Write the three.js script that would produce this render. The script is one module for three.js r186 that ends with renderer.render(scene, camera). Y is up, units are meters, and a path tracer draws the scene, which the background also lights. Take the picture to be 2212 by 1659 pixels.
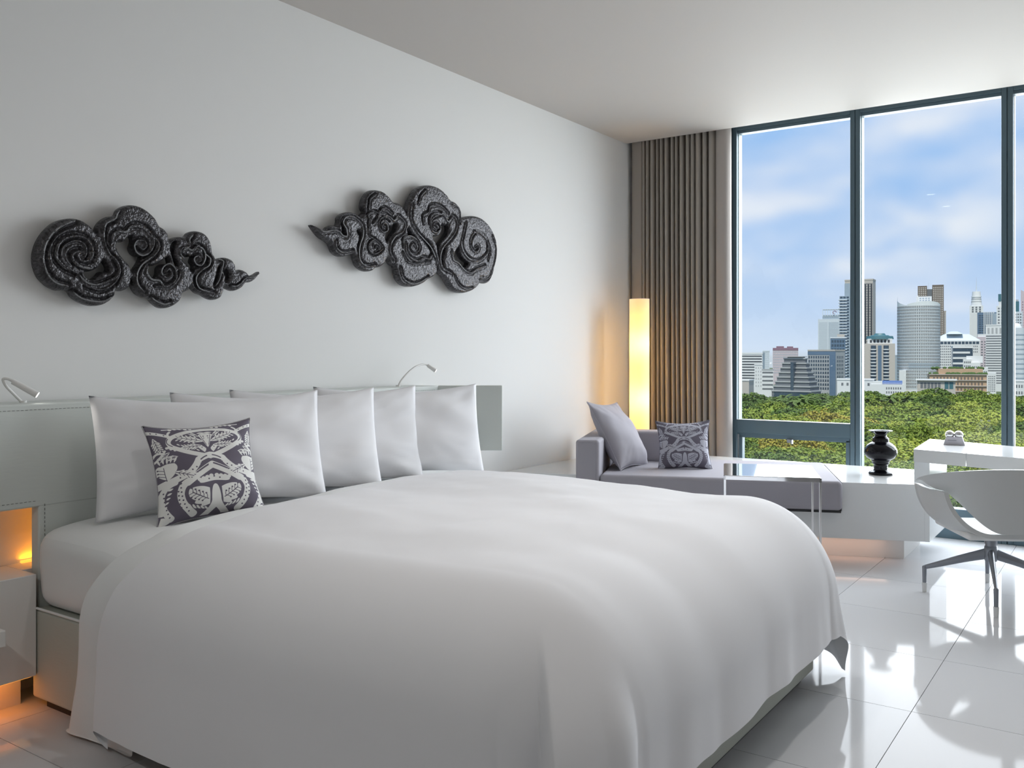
import * as THREE from 'three';
import { RoundedBoxGeometry } from 'three/addons/geometries/RoundedBoxGeometry.js';
import { mergeGeometries, mergeVertices, toCreasedNormals } from 'three/addons/utils/BufferGeometryUtils.js';
import { ImprovedNoise } from 'three/addons/math/ImprovedNoise.js';
import { Brush, Evaluator, SUBTRACTION } from 'three-bvh-csg';
import { RectAreaLightUniformsLib } from 'three/addons/lights/RectAreaLightUniformsLib.js';
RectAreaLightUniformsLib.init();

// ---------------------------------------------------------------- camera, sky, sun, daylight, exposure
const W = 2212, H = 1659, FOCAL = 1950, EYE = 1.32, CAM_X = 3.617, YAW = 34.715 * Math.PI / 180;
const scene = new THREE.Scene();
const camera = new THREE.PerspectiveCamera(2 * Math.atan(H / 2 / FOCAL) * 180 / Math.PI, W / H, 0.05, 4000);
camera.position.set(CAM_X, EYE, 0);
camera.rotation.y = YAW;
camera.setViewOffset(W, H, 0, 63.5, W, H);          // lens shifted down: level camera, upright verticals
const renderer = new THREE.WebGLRenderer({ antialias: true });
renderer.toneMapping = THREE.LinearToneMapping;
renderer.toneMappingExposure = 1.08;
renderer.shadowMap.enabled = true;

const noiser = new ImprovedNoise();
const noise = (x, y, z) => noiser.noise(x, y, z);
const fbm = (x, y, z, n = 4) => { let s = 0, a = 0.5; for (let i = 0; i < n; i++) { s += a * noise(x, y, z); x *= 2.03; y *= 2.03; z *= 2.03; a *= 0.5; } return s; };
const sstep = (a, b, x) => { const t = Math.min(1, Math.max(0, (x - a) / (b - a))); return t * t * (3 - 2 * t); };
const lerp = (a, b, t) => a + (b - a) * t;
function rng(seed) { let s = seed >>> 0; return () => { s = (s + 0x6d2b79f5) | 0; let t = Math.imul(s ^ (s >>> 15), 1 | s); t = (t + Math.imul(t ^ (t >>> 7), 61 | t)) ^ t; return ((t ^ (t >>> 14)) >>> 0) / 4294967296; }; }

// cloud banks: compass bearing, elevation, widths (radians), strength
const BANKS = [[-1.729, 0.132, 0.085, 0.036, 1.0], [-1.86, 0.095, 0.12, 0.022, 0.6], [-1.76, 0.235, 0.11, 0.035, 0.55], [-1.93, 0.235, 0.09, 0.05, 0.25], [-1.60, 0.17, 0.07, 0.03, 0.7], [-1.2, 0.16, 0.16, 0.04, 0.8], [-2.4, 0.2, 0.2, 0.05, 0.7], [-0.5, 0.25, 0.25, 0.06, 0.7], [1.2, 0.3, 0.3, 0.08, 0.7], [2.6, 0.22, 0.3, 0.06, 0.7]];
function skyTexture() {
  const w = 1024, h = 512, data = new Float32Array(w * h * 4);
  for (let j = 0; j < h; j++) {
    const el = ((j + 0.5) / h - 0.5) * Math.PI, y = Math.sin(el), c = Math.cos(el);
    for (let i = 0; i < w; i++) {
      const az = ((i + 0.5) / w - 0.5) * 2 * Math.PI, x = c * Math.cos(az), z = c * Math.sin(az);
      const yy = Math.max(y, 0);
      const t = Math.pow(1 - Math.min(1, yy / 0.5), 4.2);
      let r = lerp(0.29, 0.66, t), g = lerp(0.50, 0.74, t), b = lerp(0.86, 0.89, t);
      const k = 1 / (yy + 0.22), u = x * k, v = z * k;
      const n1 = fbm(u * 1.5 + 4.3, v * 2.1 + 1.7, 3.1, 5), n2 = fbm(u * 0.7 + 9.2, v * 0.8 + 2.2, 7.7, 3);
      let cloud = sstep(-0.05, 0.42, n1 * 0.9 + n2 * 1.0) * sstep(0.0, 0.07, yy);
      let extra = 0;
      for (const [a, e, wa, we, s] of BANKS) { const da = Math.atan2(Math.sin(az - a), Math.cos(az - a)) / wa, de = (el - e) / we, q = da * da + de * de; extra += s * Math.exp(-q) * sstep(-0.35, 0.45, fbm(az * 16, el * 34, 5.5, 5) + 0.1); }
      cloud = Math.min(1, cloud + extra);
      const puff = Math.min(1, sstep(0.05, 0.5, n1) + extra);
      r = lerp(r, 0.80 + 0.07 * puff, cloud * 0.85); g = lerp(g, 0.81 + 0.06 * puff, cloud * 0.85); b = lerp(b, 0.90 + 0.02 * puff, cloud * 0.85);
      const o = (j * w + i) * 4;
      if (y < 0) { r = 0.56; g = 0.62; b = 0.70; }
      data[o] = r; data[o + 1] = g; data[o + 2] = b; data[o + 3] = 1;
    }
  }
  const tex = new THREE.DataTexture(data, w, h, THREE.RGBAFormat, THREE.FloatType);
  tex.mapping = THREE.EquirectangularReflectionMapping; tex.magFilter = THREE.LinearFilter; tex.minFilter = THREE.LinearFilter; tex.needsUpdate = true;
  return tex;
}
scene.background = skyTexture();

const sun = new THREE.DirectionalLight(new THREE.Color(1.0, 0.94, 0.84), 4.3);     // high, behind the hotel: lights the park and the city, never enters the room
sun.position.set(25, 170, 85); sun.target.position.set(0, 0, 0); sun.castShadow = true;
Object.assign(sun.shadow.camera, { left: -400, right: 400, top: 400, bottom: -400, near: 1, far: 1500 });
scene.add(sun, sun.target);

// added light panel outside the window wall, brighter than the sky in view
const ADDED_BED_FILL = 2.3, ADDED_ENTRY_FILL = 2.6;  // strengths of the added ceiling fill spots
const ADDED_DAYLIGHT = 8.1, ADDED_DAY_COLOR = new THREE.Color(0.985, 0.985, 1.03), GLASS_Z = -7.11;
{
  const tilt = 38 * Math.PI / 180, len = 5.2, d = new THREE.RectAreaLight(ADDED_DAY_COLOR, ADDED_DAYLIGHT, 6.2, len);      // unseen panel added to boost daylight, leaning outwards from the foot of the glazing
  d.name = 'added_daylight_panel'; d.position.set(3.3, 0.1 + len / 2 * Math.cos(tilt), GLASS_Z - 0.2 - len / 2 * Math.sin(tilt)); d.rotation.set(-tilt, Math.PI, 0, 'YXZ'); scene.add(d);
}

// ---------------------------------------------------------------- helpers
const used = new Map();
function numbered(name) { const n = used.get(name) ?? 0; used.set(name, n + 1); return n ? name + '_' + String(n).padStart(3, '0') : name; }
function shade(o) { o.castShadow = true; o.receiveShadow = true; return o; }
function part(name, geometry, material, parent, label) {
  const m = shade(new THREE.Mesh(geometry, material)); m.name = numbered(name); parent.add(m); if (label) m.userData.label = label; return m;
}
function stuffPart(name, geometry, material, parent) { const m = part(name, geometry, material, parent); m.userData.kind = 'stuff'; return m; }
function thing(name, label, category, pos = [0, 0, 0], turn = 0, group) {
  const g = new THREE.Group(); g.name = numbered(name); g.position.set(...pos); g.rotation.y = turn; g.userData = { label, category }; if (group) g.userData.group = group; scene.add(g); return g;
}
function solo(name, geometry, material, label, category, pos = [0, 0, 0], group) {
  const m = shade(new THREE.Mesh(geometry, material)); m.name = numbered(name); m.position.set(...pos); m.userData = { label, category }; if (group) m.userData.group = group; scene.add(m); return m;
}
function struct(name, geometry, material, pos = [0, 0, 0]) {
  const m = shade(new THREE.Mesh(geometry, material)); m.name = name; m.position.set(...pos); m.userData.kind = 'structure'; scene.add(m); return m;
}
function structGroup(name, pos = [0, 0, 0]) { const g = new THREE.Group(); g.name = name; g.position.set(...pos); g.userData.kind = 'structure'; scene.add(g); return g; }
const at = (g, x, y, z) => g.translate(x, y, z);
const boxAt = (x0, x1, y0, y1, z0, z1) => at(new THREE.BoxGeometry(x1 - x0, y1 - y0, z1 - z0), (x0 + x1) / 2, (y0 + y1) / 2, (z0 + z1) / 2);
const rboxAt = (x0, x1, y0, y1, z0, z1, r = 0.01, seg = 3) => at(new RoundedBoxGeometry(x1 - x0, y1 - y0, z1 - z0, seg, r), (x0 + x1) / 2, (y0 + y1) / 2, (z0 + z1) / 2);
const flat = (g) => { const n = g.index ? g.toNonIndexed() : g; for (const k of Object.keys(n.attributes)) if (!['position', 'normal', 'uv'].includes(k)) n.deleteAttribute(k); return n; };
const merge = (list) => mergeGeometries(list.map(flat));
function prism(poly, y0, y1, bevel = 0.003) {          // poly: [x, z] corners of a horizontal slab
  const s = new THREE.Shape(poly.map(([x, z]) => new THREE.Vector2(x, -z)));
  const g = new THREE.ExtrudeGeometry(s, { depth: y1 - y0 - 2 * bevel, bevelEnabled: bevel > 0, bevelThickness: bevel, bevelSize: bevel, bevelOffset: -bevel, bevelSegments: 2, curveSegments: 8 });
  return g.rotateX(-Math.PI / 2).translate(0, y0 + bevel, 0);
}
const V3 = (p) => new THREE.Vector3(...p);
const tube = (pts, r, n = 40, k = 10, closed = false) => new THREE.TubeGeometry(new THREE.CatmullRomCurve3(pts.map(V3), closed, 'centripetal'), n, r, k, closed);
const rod = (a, b, r0, r1 = r0, k = 14) => {
  const A = V3(a), B = V3(b), d = B.clone().sub(A), g = new THREE.CylinderGeometry(r1, r0, d.length(), k);
  return g.applyQuaternion(new THREE.Quaternion().setFromUnitVectors(new THREE.Vector3(0, 1, 0), d.clone().normalize())).translate((A.x + B.x) / 2, (A.y + B.y) / 2, (A.z + B.z) / 2);
};
function taperTube(pts, radius, n = 40, k = 12, flat = 1) {       // tube whose radius follows radius(v); flat squeezes it sideways
  const c = new THREE.CatmullRomCurve3(pts.map(V3), false, 'centripetal'), up = new THREE.Vector3(0, 1, 0), s = new THREE.Vector3(), q = new THREE.Vector3();
  const ring = (v) => { const p = c.getPoint(v), t = c.getTangent(v); s.crossVectors(t, Math.abs(t.y) > 0.95 ? new THREE.Vector3(pts[0][2] - pts[pts.length - 1][2], 0, pts[pts.length - 1][0] - pts[0][0]).normalize().cross(t).cross(t) : up).normalize(); q.crossVectors(s, t).normalize(); return p; };
  return grid(k, n, (u, v) => { const p = ring(v), r = radius(v), a = u * Math.PI * 2; return [p.x + s.x * Math.cos(a) * r * flat + q.x * Math.sin(a) * r, p.y + s.y * Math.cos(a) * r * flat + q.y * Math.sin(a) * r, p.z + s.z * Math.cos(a) * r * flat + q.z * Math.sin(a) * r]; });
}
const lathe = (pts, n = 48) => new THREE.LatheGeometry(pts.map(([r, y]) => new THREE.Vector2(r, y)), n);
function grid(nu, nv, f, wrapUv) {                       // parametric sheet: f(u, v) -> [x, y, z]
  const p = [], uv = [], ix = [];
  for (let j = 0; j <= nv; j++) for (let i = 0; i <= nu; i++) { p.push(...f(i / nu, j / nv)); uv.push(...(wrapUv ? wrapUv(i / nu, j / nv) : [i / nu, j / nv])); }
  for (let j = 0; j < nv; j++) for (let i = 0; i < nu; i++) { const a = j * (nu + 1) + i, b = a + 1, c = a + nu + 1, d = c + 1; ix.push(a, b, d, a, d, c); }
  const g = new THREE.BufferGeometry(); g.setAttribute('position', new THREE.Float32BufferAttribute(p, 3)); g.setAttribute('uv', new THREE.Float32BufferAttribute(uv, 2)); g.setIndex(ix); g.computeVertexNormals(); return g;
}
const lin = (r, g, b) => new THREE.Color().setRGB(r, g, b);
const std = (c, roughness = 0.6, extra = {}) => new THREE.MeshStandardMaterial({ color: c instanceof THREE.Color ? c : new THREE.Color(c), roughness, ...extra });
const phys = (c, roughness = 0.6, extra = {}) => new THREE.MeshPhysicalMaterial({ color: c instanceof THREE.Color ? c : new THREE.Color(c), roughness, ...extra });
function bumpTex(n, f) {                                  // grey tile of f(u, v) in 0..1, repeats
  const d = new Uint8Array(n * n * 4); for (let j = 0; j < n; j++) for (let i = 0; i < n; i++) { const v = Math.max(0, Math.min(255, 255 * f(i / n, j / n))), o = (j * n + i) * 4; d[o] = d[o + 1] = d[o + 2] = v; d[o + 3] = 255; }
  const t = new THREE.DataTexture(d, n, n); t.wrapS = t.wrapT = THREE.RepeatWrapping; t.magFilter = THREE.LinearFilter; t.minFilter = THREE.LinearFilter; t.needsUpdate = true; return t;
}
const tileNoise = (u, v, k, z) => { const a = 2 * Math.PI; return fbm(Math.cos(a * u) * k, Math.sin(a * u) * k + 3 * Math.cos(a * v), Math.sin(a * v) * k + z, 4); };
// ---------------------------------------------------------------- materials
const weave = bumpTex(256, (u, v) => 0.5 + 0.22 * Math.sin(u * Math.PI * 2 * 64) * Math.sin(v * Math.PI * 2 * 64) + 0.28 * (noise(u * 40, v * 40, 1) * 0.5));
const leatherBump = bumpTex(256, (u, v) => 0.5 + 0.6 * tileNoise(u, v, 9, 2));
const M = {
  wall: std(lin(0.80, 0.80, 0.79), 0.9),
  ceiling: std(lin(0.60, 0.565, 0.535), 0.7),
  unseenRightWall: std(lin(0.42, 0.40, 0.38), 0.8),
  unseenBackWall: std(lin(0.74, 0.73, 0.71), 0.8),
  tile: [0, 1, 2].map((i) => phys(lin(0.62 + 0.012 * i, 0.625 + 0.01 * i, 0.64 + 0.008 * i), 0.06, { ior: 1.5, specularIntensity: 0.075 })),
  grout: std(lin(0.42, 0.42, 0.41), 0.8),
  metalFrame: std(lin(0.085, 0.135, 0.165), 0.45, { metalness: 0.1 }),
  lit_side_strip: std(lin(0.15, 0.21, 0.22), 0.5),
  glass: phys(lin(0.96, 0.985, 0.98), 0.0, { transmission: 1, thickness: 0, ior: 1.45, specularIntensity: 0.5 }),
  white: phys(lin(0.78, 0.79, 0.79), 0.12, { specularIntensity: 0.6 }),
  whiteMatt: std(lin(0.78, 0.77, 0.75), 0.55),
  linen: phys(lin(0.80, 0.80, 0.82), 0.85, { sheen: 0.3, sheenRoughness: 0.5, sheenColor: lin(0.5, 0.5, 0.52) }),
  sheet: phys(lin(0.78, 0.79, 0.79), 0.85, { sheen: 0.2, sheenRoughness: 0.5, sheenColor: lin(0.5, 0.5, 0.5) }),
  leather: std(lin(0.63, 0.665, 0.635), 0.5, { bumpMap: leatherBump, bumpScale: 0.0006 }),
  baseCloth: std(lin(0.46, 0.48, 0.43), 0.7, { bumpMap: leatherBump, bumpScale: 0.0006 }),
  thread: std(lin(0.2, 0.21, 0.2), 0.8),
  dark: std(lin(0.02, 0.02, 0.022), 0.6),
  chrome: std(lin(0.70, 0.70, 0.71), 0.06, { metalness: 1 }),
  steel: std(lin(0.27, 0.285, 0.315), 0.36, { metalness: 0.75 }),
  sofa: phys(lin(0.345, 0.33, 0.365), 0.8, { sheen: 0.5, sheenRoughness: 0.4, sheenColor: lin(0.5, 0.48, 0.53), bumpMap: weave, bumpScale: 0.0004 }),
  curtain: std(lin(0.36, 0.325, 0.29), 0.85),
  curtainLining: std(lin(0.40, 0.365, 0.34), 0.85),
  iron: std(lin(0.075, 0.075, 0.08), 0.33, { metalness: 0.6 }),
  ironEdge: std(lin(0.16, 0.16, 0.165), 0.25, { metalness: 0.75 }),
  ceramic: phys(lin(0.006, 0.006, 0.009), 0.14, { specularIntensity: 0.55 }),
  shell: phys(lin(0.58, 0.59, 0.585), 0.45, { bumpMap: leatherBump, bumpScale: 0.0003 }),
  seatPad: phys(lin(0.80, 0.80, 0.79), 0.5),
  ledWarm: std(lin(0.9, 0.5, 0.15), 0.5, { emissive: lin(1.0, 0.45, 0.06), emissiveIntensity: 1.2 }),
  ledSoft: std(lin(0.9, 0.7, 0.55), 0.5, { emissive: lin(1.0, 0.6, 0.4), emissiveIntensity: 0.8 }),
  ledWhite: std(lin(1, 1, 1), 0.5, { emissive: lin(1, 0.97, 0.92), emissiveIntensity: 8 }),
};

// ---------------------------------------------------------------- room shell
const CEIL = 3.135, CEIL_EDGE = -6.945, ROOM_X = 4.36, BACK = 2.3;
struct('wall_left', boxAt(-0.25, 0, 0, 3.6, -7.24, BACK), M.wall);
struct('unseen_wall_right', boxAt(ROOM_X, ROOM_X + 0.25, 0, 3.6, -7.24, BACK), M.unseenRightWall);  // out of view; darker tone limits the light bounced onto the bed foot
struct('unseen_wall_back', boxAt(-0.25, ROOM_X + 0.25, 0, 3.6, BACK, BACK + 0.25), M.unseenBackWall);  // out of view; pale tone bounces light onto the near side of the bed
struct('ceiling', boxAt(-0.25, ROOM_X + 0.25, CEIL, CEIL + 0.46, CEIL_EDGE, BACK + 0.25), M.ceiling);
struct('added_wall_pier', boxAt(-0.25, 0.845, 0, 3.6, -7.24, -7.10), M.wall);  // unseen behind the curtain, added to keep sky light from leaking in
struct('trim_1', boxAt(-0.25, ROOM_X + 0.25, 3.42, 3.6, -7.30, CEIL_EDGE), M.wall);        // closes the curtain pocket above the glazing
{
  const floor = structGroup('floor');
  part('floor_slab', boxAt(-0.25, ROOM_X + 0.25, -0.3, -0.006, -7.30, BACK + 0.25), M.grout, floor);
  const px = 0.66, pz = 0.678, x0 = 2.93 - px * 5, z0 = -3.585 - pz * 6, gap = 0.0013, cache = new Map();
  const r = rng(11);
  for (let i = 0; i < 12; i++) for (let j = 0; j < 15; j++) {
    const xa = Math.max(0, x0 + i * px) + gap, xb = Math.min(ROOM_X, x0 + (i + 1) * px) - gap, za = Math.max(-7.2, z0 + j * pz) + gap, zb = Math.min(BACK, z0 + (j + 1) * pz) - gap;
    if (xb - xa < 0.02 || zb - za < 0.02) continue;
    const key = (xb - xa).toFixed(3) + '/' + (zb - za).toFixed(3);
    if (!cache.has(key)) cache.set(key, new THREE.BoxGeometry(xb - xa, 0.012, zb - za));
    const t = part('tile', cache.get(key), M.tile[Math.floor(r() * 3)], floor); t.position.set((xa + xb) / 2, -0.006, (za + zb) / 2);
  }
}
// glazing: four bays between mullions, the first with a low opening sash
{
  const F = GLASS_Z, B = GLASS_Z - 0.11, top = 3.42, mull = [[0.84, 0.925], [1.82, 1.893], [2.837, 2.91], [3.85, 3.923], [4.29, 4.36]];
  const bevelBar = (x0, x1, y0, y1, z0 = B, z1 = F) => rboxAt(x0, x1, y0, y1, z0, z1, 0.004, 2);
  for (let i = 0; i < 4; i++) {
    const w = structGroup('window_' + (i + 1)), xa = mull[i][1], xb = mull[i + 1][0];
    part('mullion', merge([bevelBar(mull[i][0], (mull[i][0] + mull[i][1]) / 2 - 0.003, 0, top), bevelBar((mull[i][0] + mull[i][1]) / 2 + 0.003, mull[i][1], 0, top), boxAt(mull[i][0] + 0.006, mull[i][1] - 0.006, 0, top, B + 0.01, F - 0.012)]), M.metalFrame, w);
    if (i === 3) part('mullion', bevelBar(...mull[4], 0, top), M.metalFrame, w);
    part('head_rail', merge([bevelBar(xa, xb, 3.15, top, B, F + 0.0), boxAt(xa, xb, 3.128, 3.15, B + 0.02, F - 0.02)]), M.metalFrame, w);
    part('sill_rail', bevelBar(xa, xb, 0, 0.215), M.metalFrame, w);
    if (i === 0) {
      part('pane', boxAt(xa, xb, 0.79, 3.13, F - 0.034, F - 0.026), M.glass, w);
      part('transom', merge([bevelBar(xa, xb, 0.684, 0.79), boxAt(xa, xb, 0.67, 0.69, B, F - 0.02)]), M.metalFrame, w);
      const s = part('sash', merge([bevelBar(xa + 0.008, xb - 0.008, 0.645, 0.676, B + 0.02, F - 0.03), bevelBar(xa + 0.008, xa + 0.036, 0.22, 0.66, B + 0.02, F - 0.03), bevelBar(xb - 0.04, xb - 0.008, 0.22, 0.66, B + 0.02, F - 0.03), bevelBar(xa + 0.008, xb - 0.008, 0.215, 0.25, B + 0.02, F - 0.03)]), M.metalFrame, w);
      part('lit_transom_top', boxAt(xa, xb, 0.7895, 0.793, F - 0.026, F - 0.002), M.whiteMatt, w);  // sky-lit top of the transom, painted as a white strip
      part('latch', merge([rboxAt(1.33, 1.375, 0.62, 0.65, F - 0.035, F - 0.015, 0.004), rboxAt(1.368, 1.378, 0.612, 0.65, F - 0.03, F + 0.01, 0.003)]), M.steel, s);
      part('pane', boxAt(xa + 0.03, xb - 0.036, 0.245, 0.65, F - 0.055, F - 0.047), M.glass, w);
    } else part('pane', boxAt(xa, xb, 0.21, 3.13, F - 0.034, F - 0.026), M.glass, w);
    part('lit_side_strip', boxAt(xa, xa + 0.004, i ? 0.21 : 0.79, 3.13, B, F - 0.036), M.lit_side_strip, w, 'frame side beside the glass, painted paler as if lit by the sky');  // mullion side catching the sky, its light put into a paler colour
  }
}
// added ceiling fill spots, out of view above the bed and in the entry
for (const [x, z, aim] of [[1.7, -2.2], [1.7, -3.2], [2.9, -2.2], [2.9, -3.2], [2.3, 0.9, 1], [3.0, 0.9, 1], [3.7, 0.9, 1]]) {
  const g = thing('added_downlight', aim ? 'added ceiling fill spot in the entry, aimed at the bed' : 'added round recessed ceiling fill spot above the bed', 'light', [x, CEIL, z], 0, aim ? 'added ceiling fill spots in the entry' : 'added ceiling fill spots above the bed');
  part('trim_ring', new THREE.TorusGeometry(0.052, 0.006, 10, 32).rotateX(Math.PI / 2).translate(0, -0.002, 0), M.whiteMatt, g);
  part('lens', new THREE.CylinderGeometry(0.048, 0.048, 0.003, 32).translate(0, -0.002, 0), M.ledWhite, g);
  const s = aim ? new THREE.SpotLight(lin(1, 0.98, 0.94), ADDED_ENTRY_FILL, 0, 0.66, 0.9) : new THREE.SpotLight(lin(1, 0.975, 0.95), ADDED_BED_FILL, 0, 0.86, 1); s.name = 'added_downlight'; s.position.set(x, CEIL - 0.012, z); if (aim) s.target.position.set(0.9, 0.55, -1.75); else s.target.position.set(x, 0, z); s.castShadow = true; s.shadow.radius = 2.4; scene.add(s, s.target);
}
// ---------------------------------------------------------------- headboard, nightstand
const HB = 0.22, HB_TOP = 1.137, HB_LOW = 0.747, WING_Z = -4.143;
{
  const g = thing('headboard', 'long pale grey-green leather headboard with a stitched top edge behind the bed', 'headboard');
  part('upper_panel', rboxAt(0.012, HB, HB_LOW, HB_TOP, WING_Z, -0.9, 0.008), M.leather, g);
  part('lower_panel', rboxAt(0.162, HB - 0.002, 0.16, HB_LOW + 0.02, -3.72, -1.778, 0.008), M.leather, g);
  const wing = new THREE.Group(); wing.name = 'wing_panel'; g.add(wing); wing.position.set(HB - 0.005, 0, WING_Z + 0.004); wing.rotation.y = Math.atan2(0.217, 0.313);
  part('panel', rboxAt(0, 0.382, 0.752, HB_TOP, -0.045, 0, 0.006), M.leather, wing, 'darker angled end panel');
  const st = [];
  for (let z = -4.10; z < -0.95; z += 0.016) st.push(at(new THREE.BoxGeometry(0.0016, 0.0018, 0.009), HB + 0.0005, HB_TOP - 0.024, z));
  for (let z = -1.76; z < -0.95; z += 0.016) st.push(at(new THREE.BoxGeometry(0.0016, 0.0018, 0.009), HB + 0.0005, HB_LOW + 0.024, z));
  for (let y = 0.56; y < 0.76; y += 0.016) st.push(at(new THREE.BoxGeometry(0.0016, 0.009, 0.0018), HB + 0.0005, y, -1.80));
  stuffPart('stitching', merge(st), M.thread, g);
}
{
  const g = thing('nightstand', 'white built-in nightstand with an amber-lit niche left of the bed', 'nightstand');
  part('body', rboxAt(0.03, 0.262, 0.13, 0.507, -1.7475, -0.9, 0.004), M.whiteMatt, g);
  part('plinth', boxAt(0.02, 0.146, 0, 0.13, -1.7475, -0.9), M.whiteMatt, g);
  part('niche_back', boxAt(0.004, 0.03, 0.507, 0.745, -2.3, -0.9), M.whiteMatt, g);
  part('niche_shelf', boxAt(0.03, 0.158, 0.487, 0.507, -2.3, -1.7475), M.whiteMatt, g);
  part('niche_end', boxAt(0.03, 0.158, 0.507, 0.745, -2.32, -2.3), M.whiteMatt, g);
  part('pull_out_tray', rboxAt(0.2, 0.452, 0.325, 0.382, -1.545, -0.9, 0.004), M.whiteMatt, g);
  part('light_strip', rboxAt(0.036, 0.05, 0.508, 0.517, -2.25, -1.80, 0.002), M.ledWarm, g, 'glowing amber light strip');
  part('light_strip', rboxAt(0.17, 0.24, 0.122, 0.129, -1.74, -0.95, 0.002), M.ledWarm, g, 'amber strip hidden under the body');
  const a = new THREE.RectAreaLight(lin(1.0, 0.30, 0.008), 34, 0.012, 0.44); a.name = 'niche_lamp'; a.position.set(0.043, 0.5185, -2.025); a.rotation.x = Math.PI / 2; scene.add(a);
  const b = new THREE.RectAreaLight(lin(1.0, 0.15, 0.006), 2.2, 0.06, 0.7); b.name = 'plinth_lamp'; b.position.set(0.205, 0.12, -1.35); b.rotation.x = -Math.PI / 2; scene.add(b);
}
// ---------------------------------------------------------------- bed
const BED = { x0: 0.221, x1: 2.54, z0: -3.70, z1: -1.752 };
{
  const g = thing('bed_base', 'low upholstered grey-green bed base on a dark recessed plinth', 'bed base');
  part('base_box', rboxAt(BED.x0, BED.x1, 0.042, 0.372, BED.z0, BED.z1, 0.012), M.baseCloth, g);
  part('plinth', boxAt(BED.x0 + 0.03, BED.x1 - 0.04, 0, 0.042, BED.z0 + 0.04, BED.z1 - 0.04), M.dark, g);
  const m = thing('mattress', 'thick white mattress under a fitted sheet on the bed base', 'mattress');
  const hx = 1.087, hy = 0.153, hz = 0.97, rr = 0.06, mg = new THREE.BoxGeometry(2 * hx, 2 * hy, 2 * hz, 70, 14, 64), p = mg.attributes.position, cz = (BED.z0 + BED.z1) / 2 + 0.002;
  for (let i = 0; i < p.count; i++) {
    const v = new THREE.Vector3().fromBufferAttribute(p, i), c = new THREE.Vector3(Math.max(-hx + rr, Math.min(hx - rr, v.x)), Math.max(-hy + rr, Math.min(hy - rr, v.y)), Math.max(-hz + rr, Math.min(hz - rr, v.z))), d = v.clone().sub(c);
    if (d.lengthSq() > 0) v.copy(c).addScaledVector(d.normalize(), rr);
    const e = Math.max(0, 1 - (hz - Math.abs(v.z)) / 0.30), k = sstep(-0.02, hy, v.y), wx = v.x + 1.313;
    v.y += k * (0.004 * noise(v.x * 5, v.z * 5, 2) - 0.04 * e * e + 0.012 - 0.036 * sstep(0.62, 0.9, wx) - 0.06 * sstep(0.9, 2.1, wx)); v.z += Math.sign(v.z) * (0.006 * noise(v.x * 4, v.y * 9, 5) - 0.012 * sstep(0.02, -hy, v.y)) * (Math.abs(v.z) > hz - rr ? 1 : 0);
    p.setXYZ(i, v.x, v.y, v.z);
  }
  mg.computeVertexNormals(); mg.translate(1.313, 0.372 + hy, cz);
  part('fitted_sheet', mg, M.sheet, m);
  part('corner_tuck', rboxAt(0.26, 0.9, 0.376, 0.384, -1.752, -1.744, 0.003), M.sheet, m);
}
const DU = { xm: 2.62, zn: -1.67, zf: -3.785, R: 0.30 }, hang = (fall) => fall + (Math.PI / 2 - 1) * DU.R;
const foldEdge = (t) => {                                   // where the duvet begins, by cloth width t
  const K = [[-4.7, 0.84], [-3.66, 0.85], [-3.2, 0.83], [-2.56, 0.918], [-1.98, 0.985], [-1.85, 0.98], [-1.70, 0.915], [-1.60, 0.872], [-1.50, 0.85], [-1.40, 0.828], [-1.18, 0.81], [-0.9, 0.81]];
  for (let i = 1; i < K.length; i++) if (t <= K[i][0]) return lerp(K[i - 1][1], K[i][1], sstep(K[i - 1][0], K[i][0], t) * 0.4 + 0.6 * (t - K[i - 1][0]) / (K[i][0] - K[i - 1][0]));
  return 0.81;
};
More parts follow.
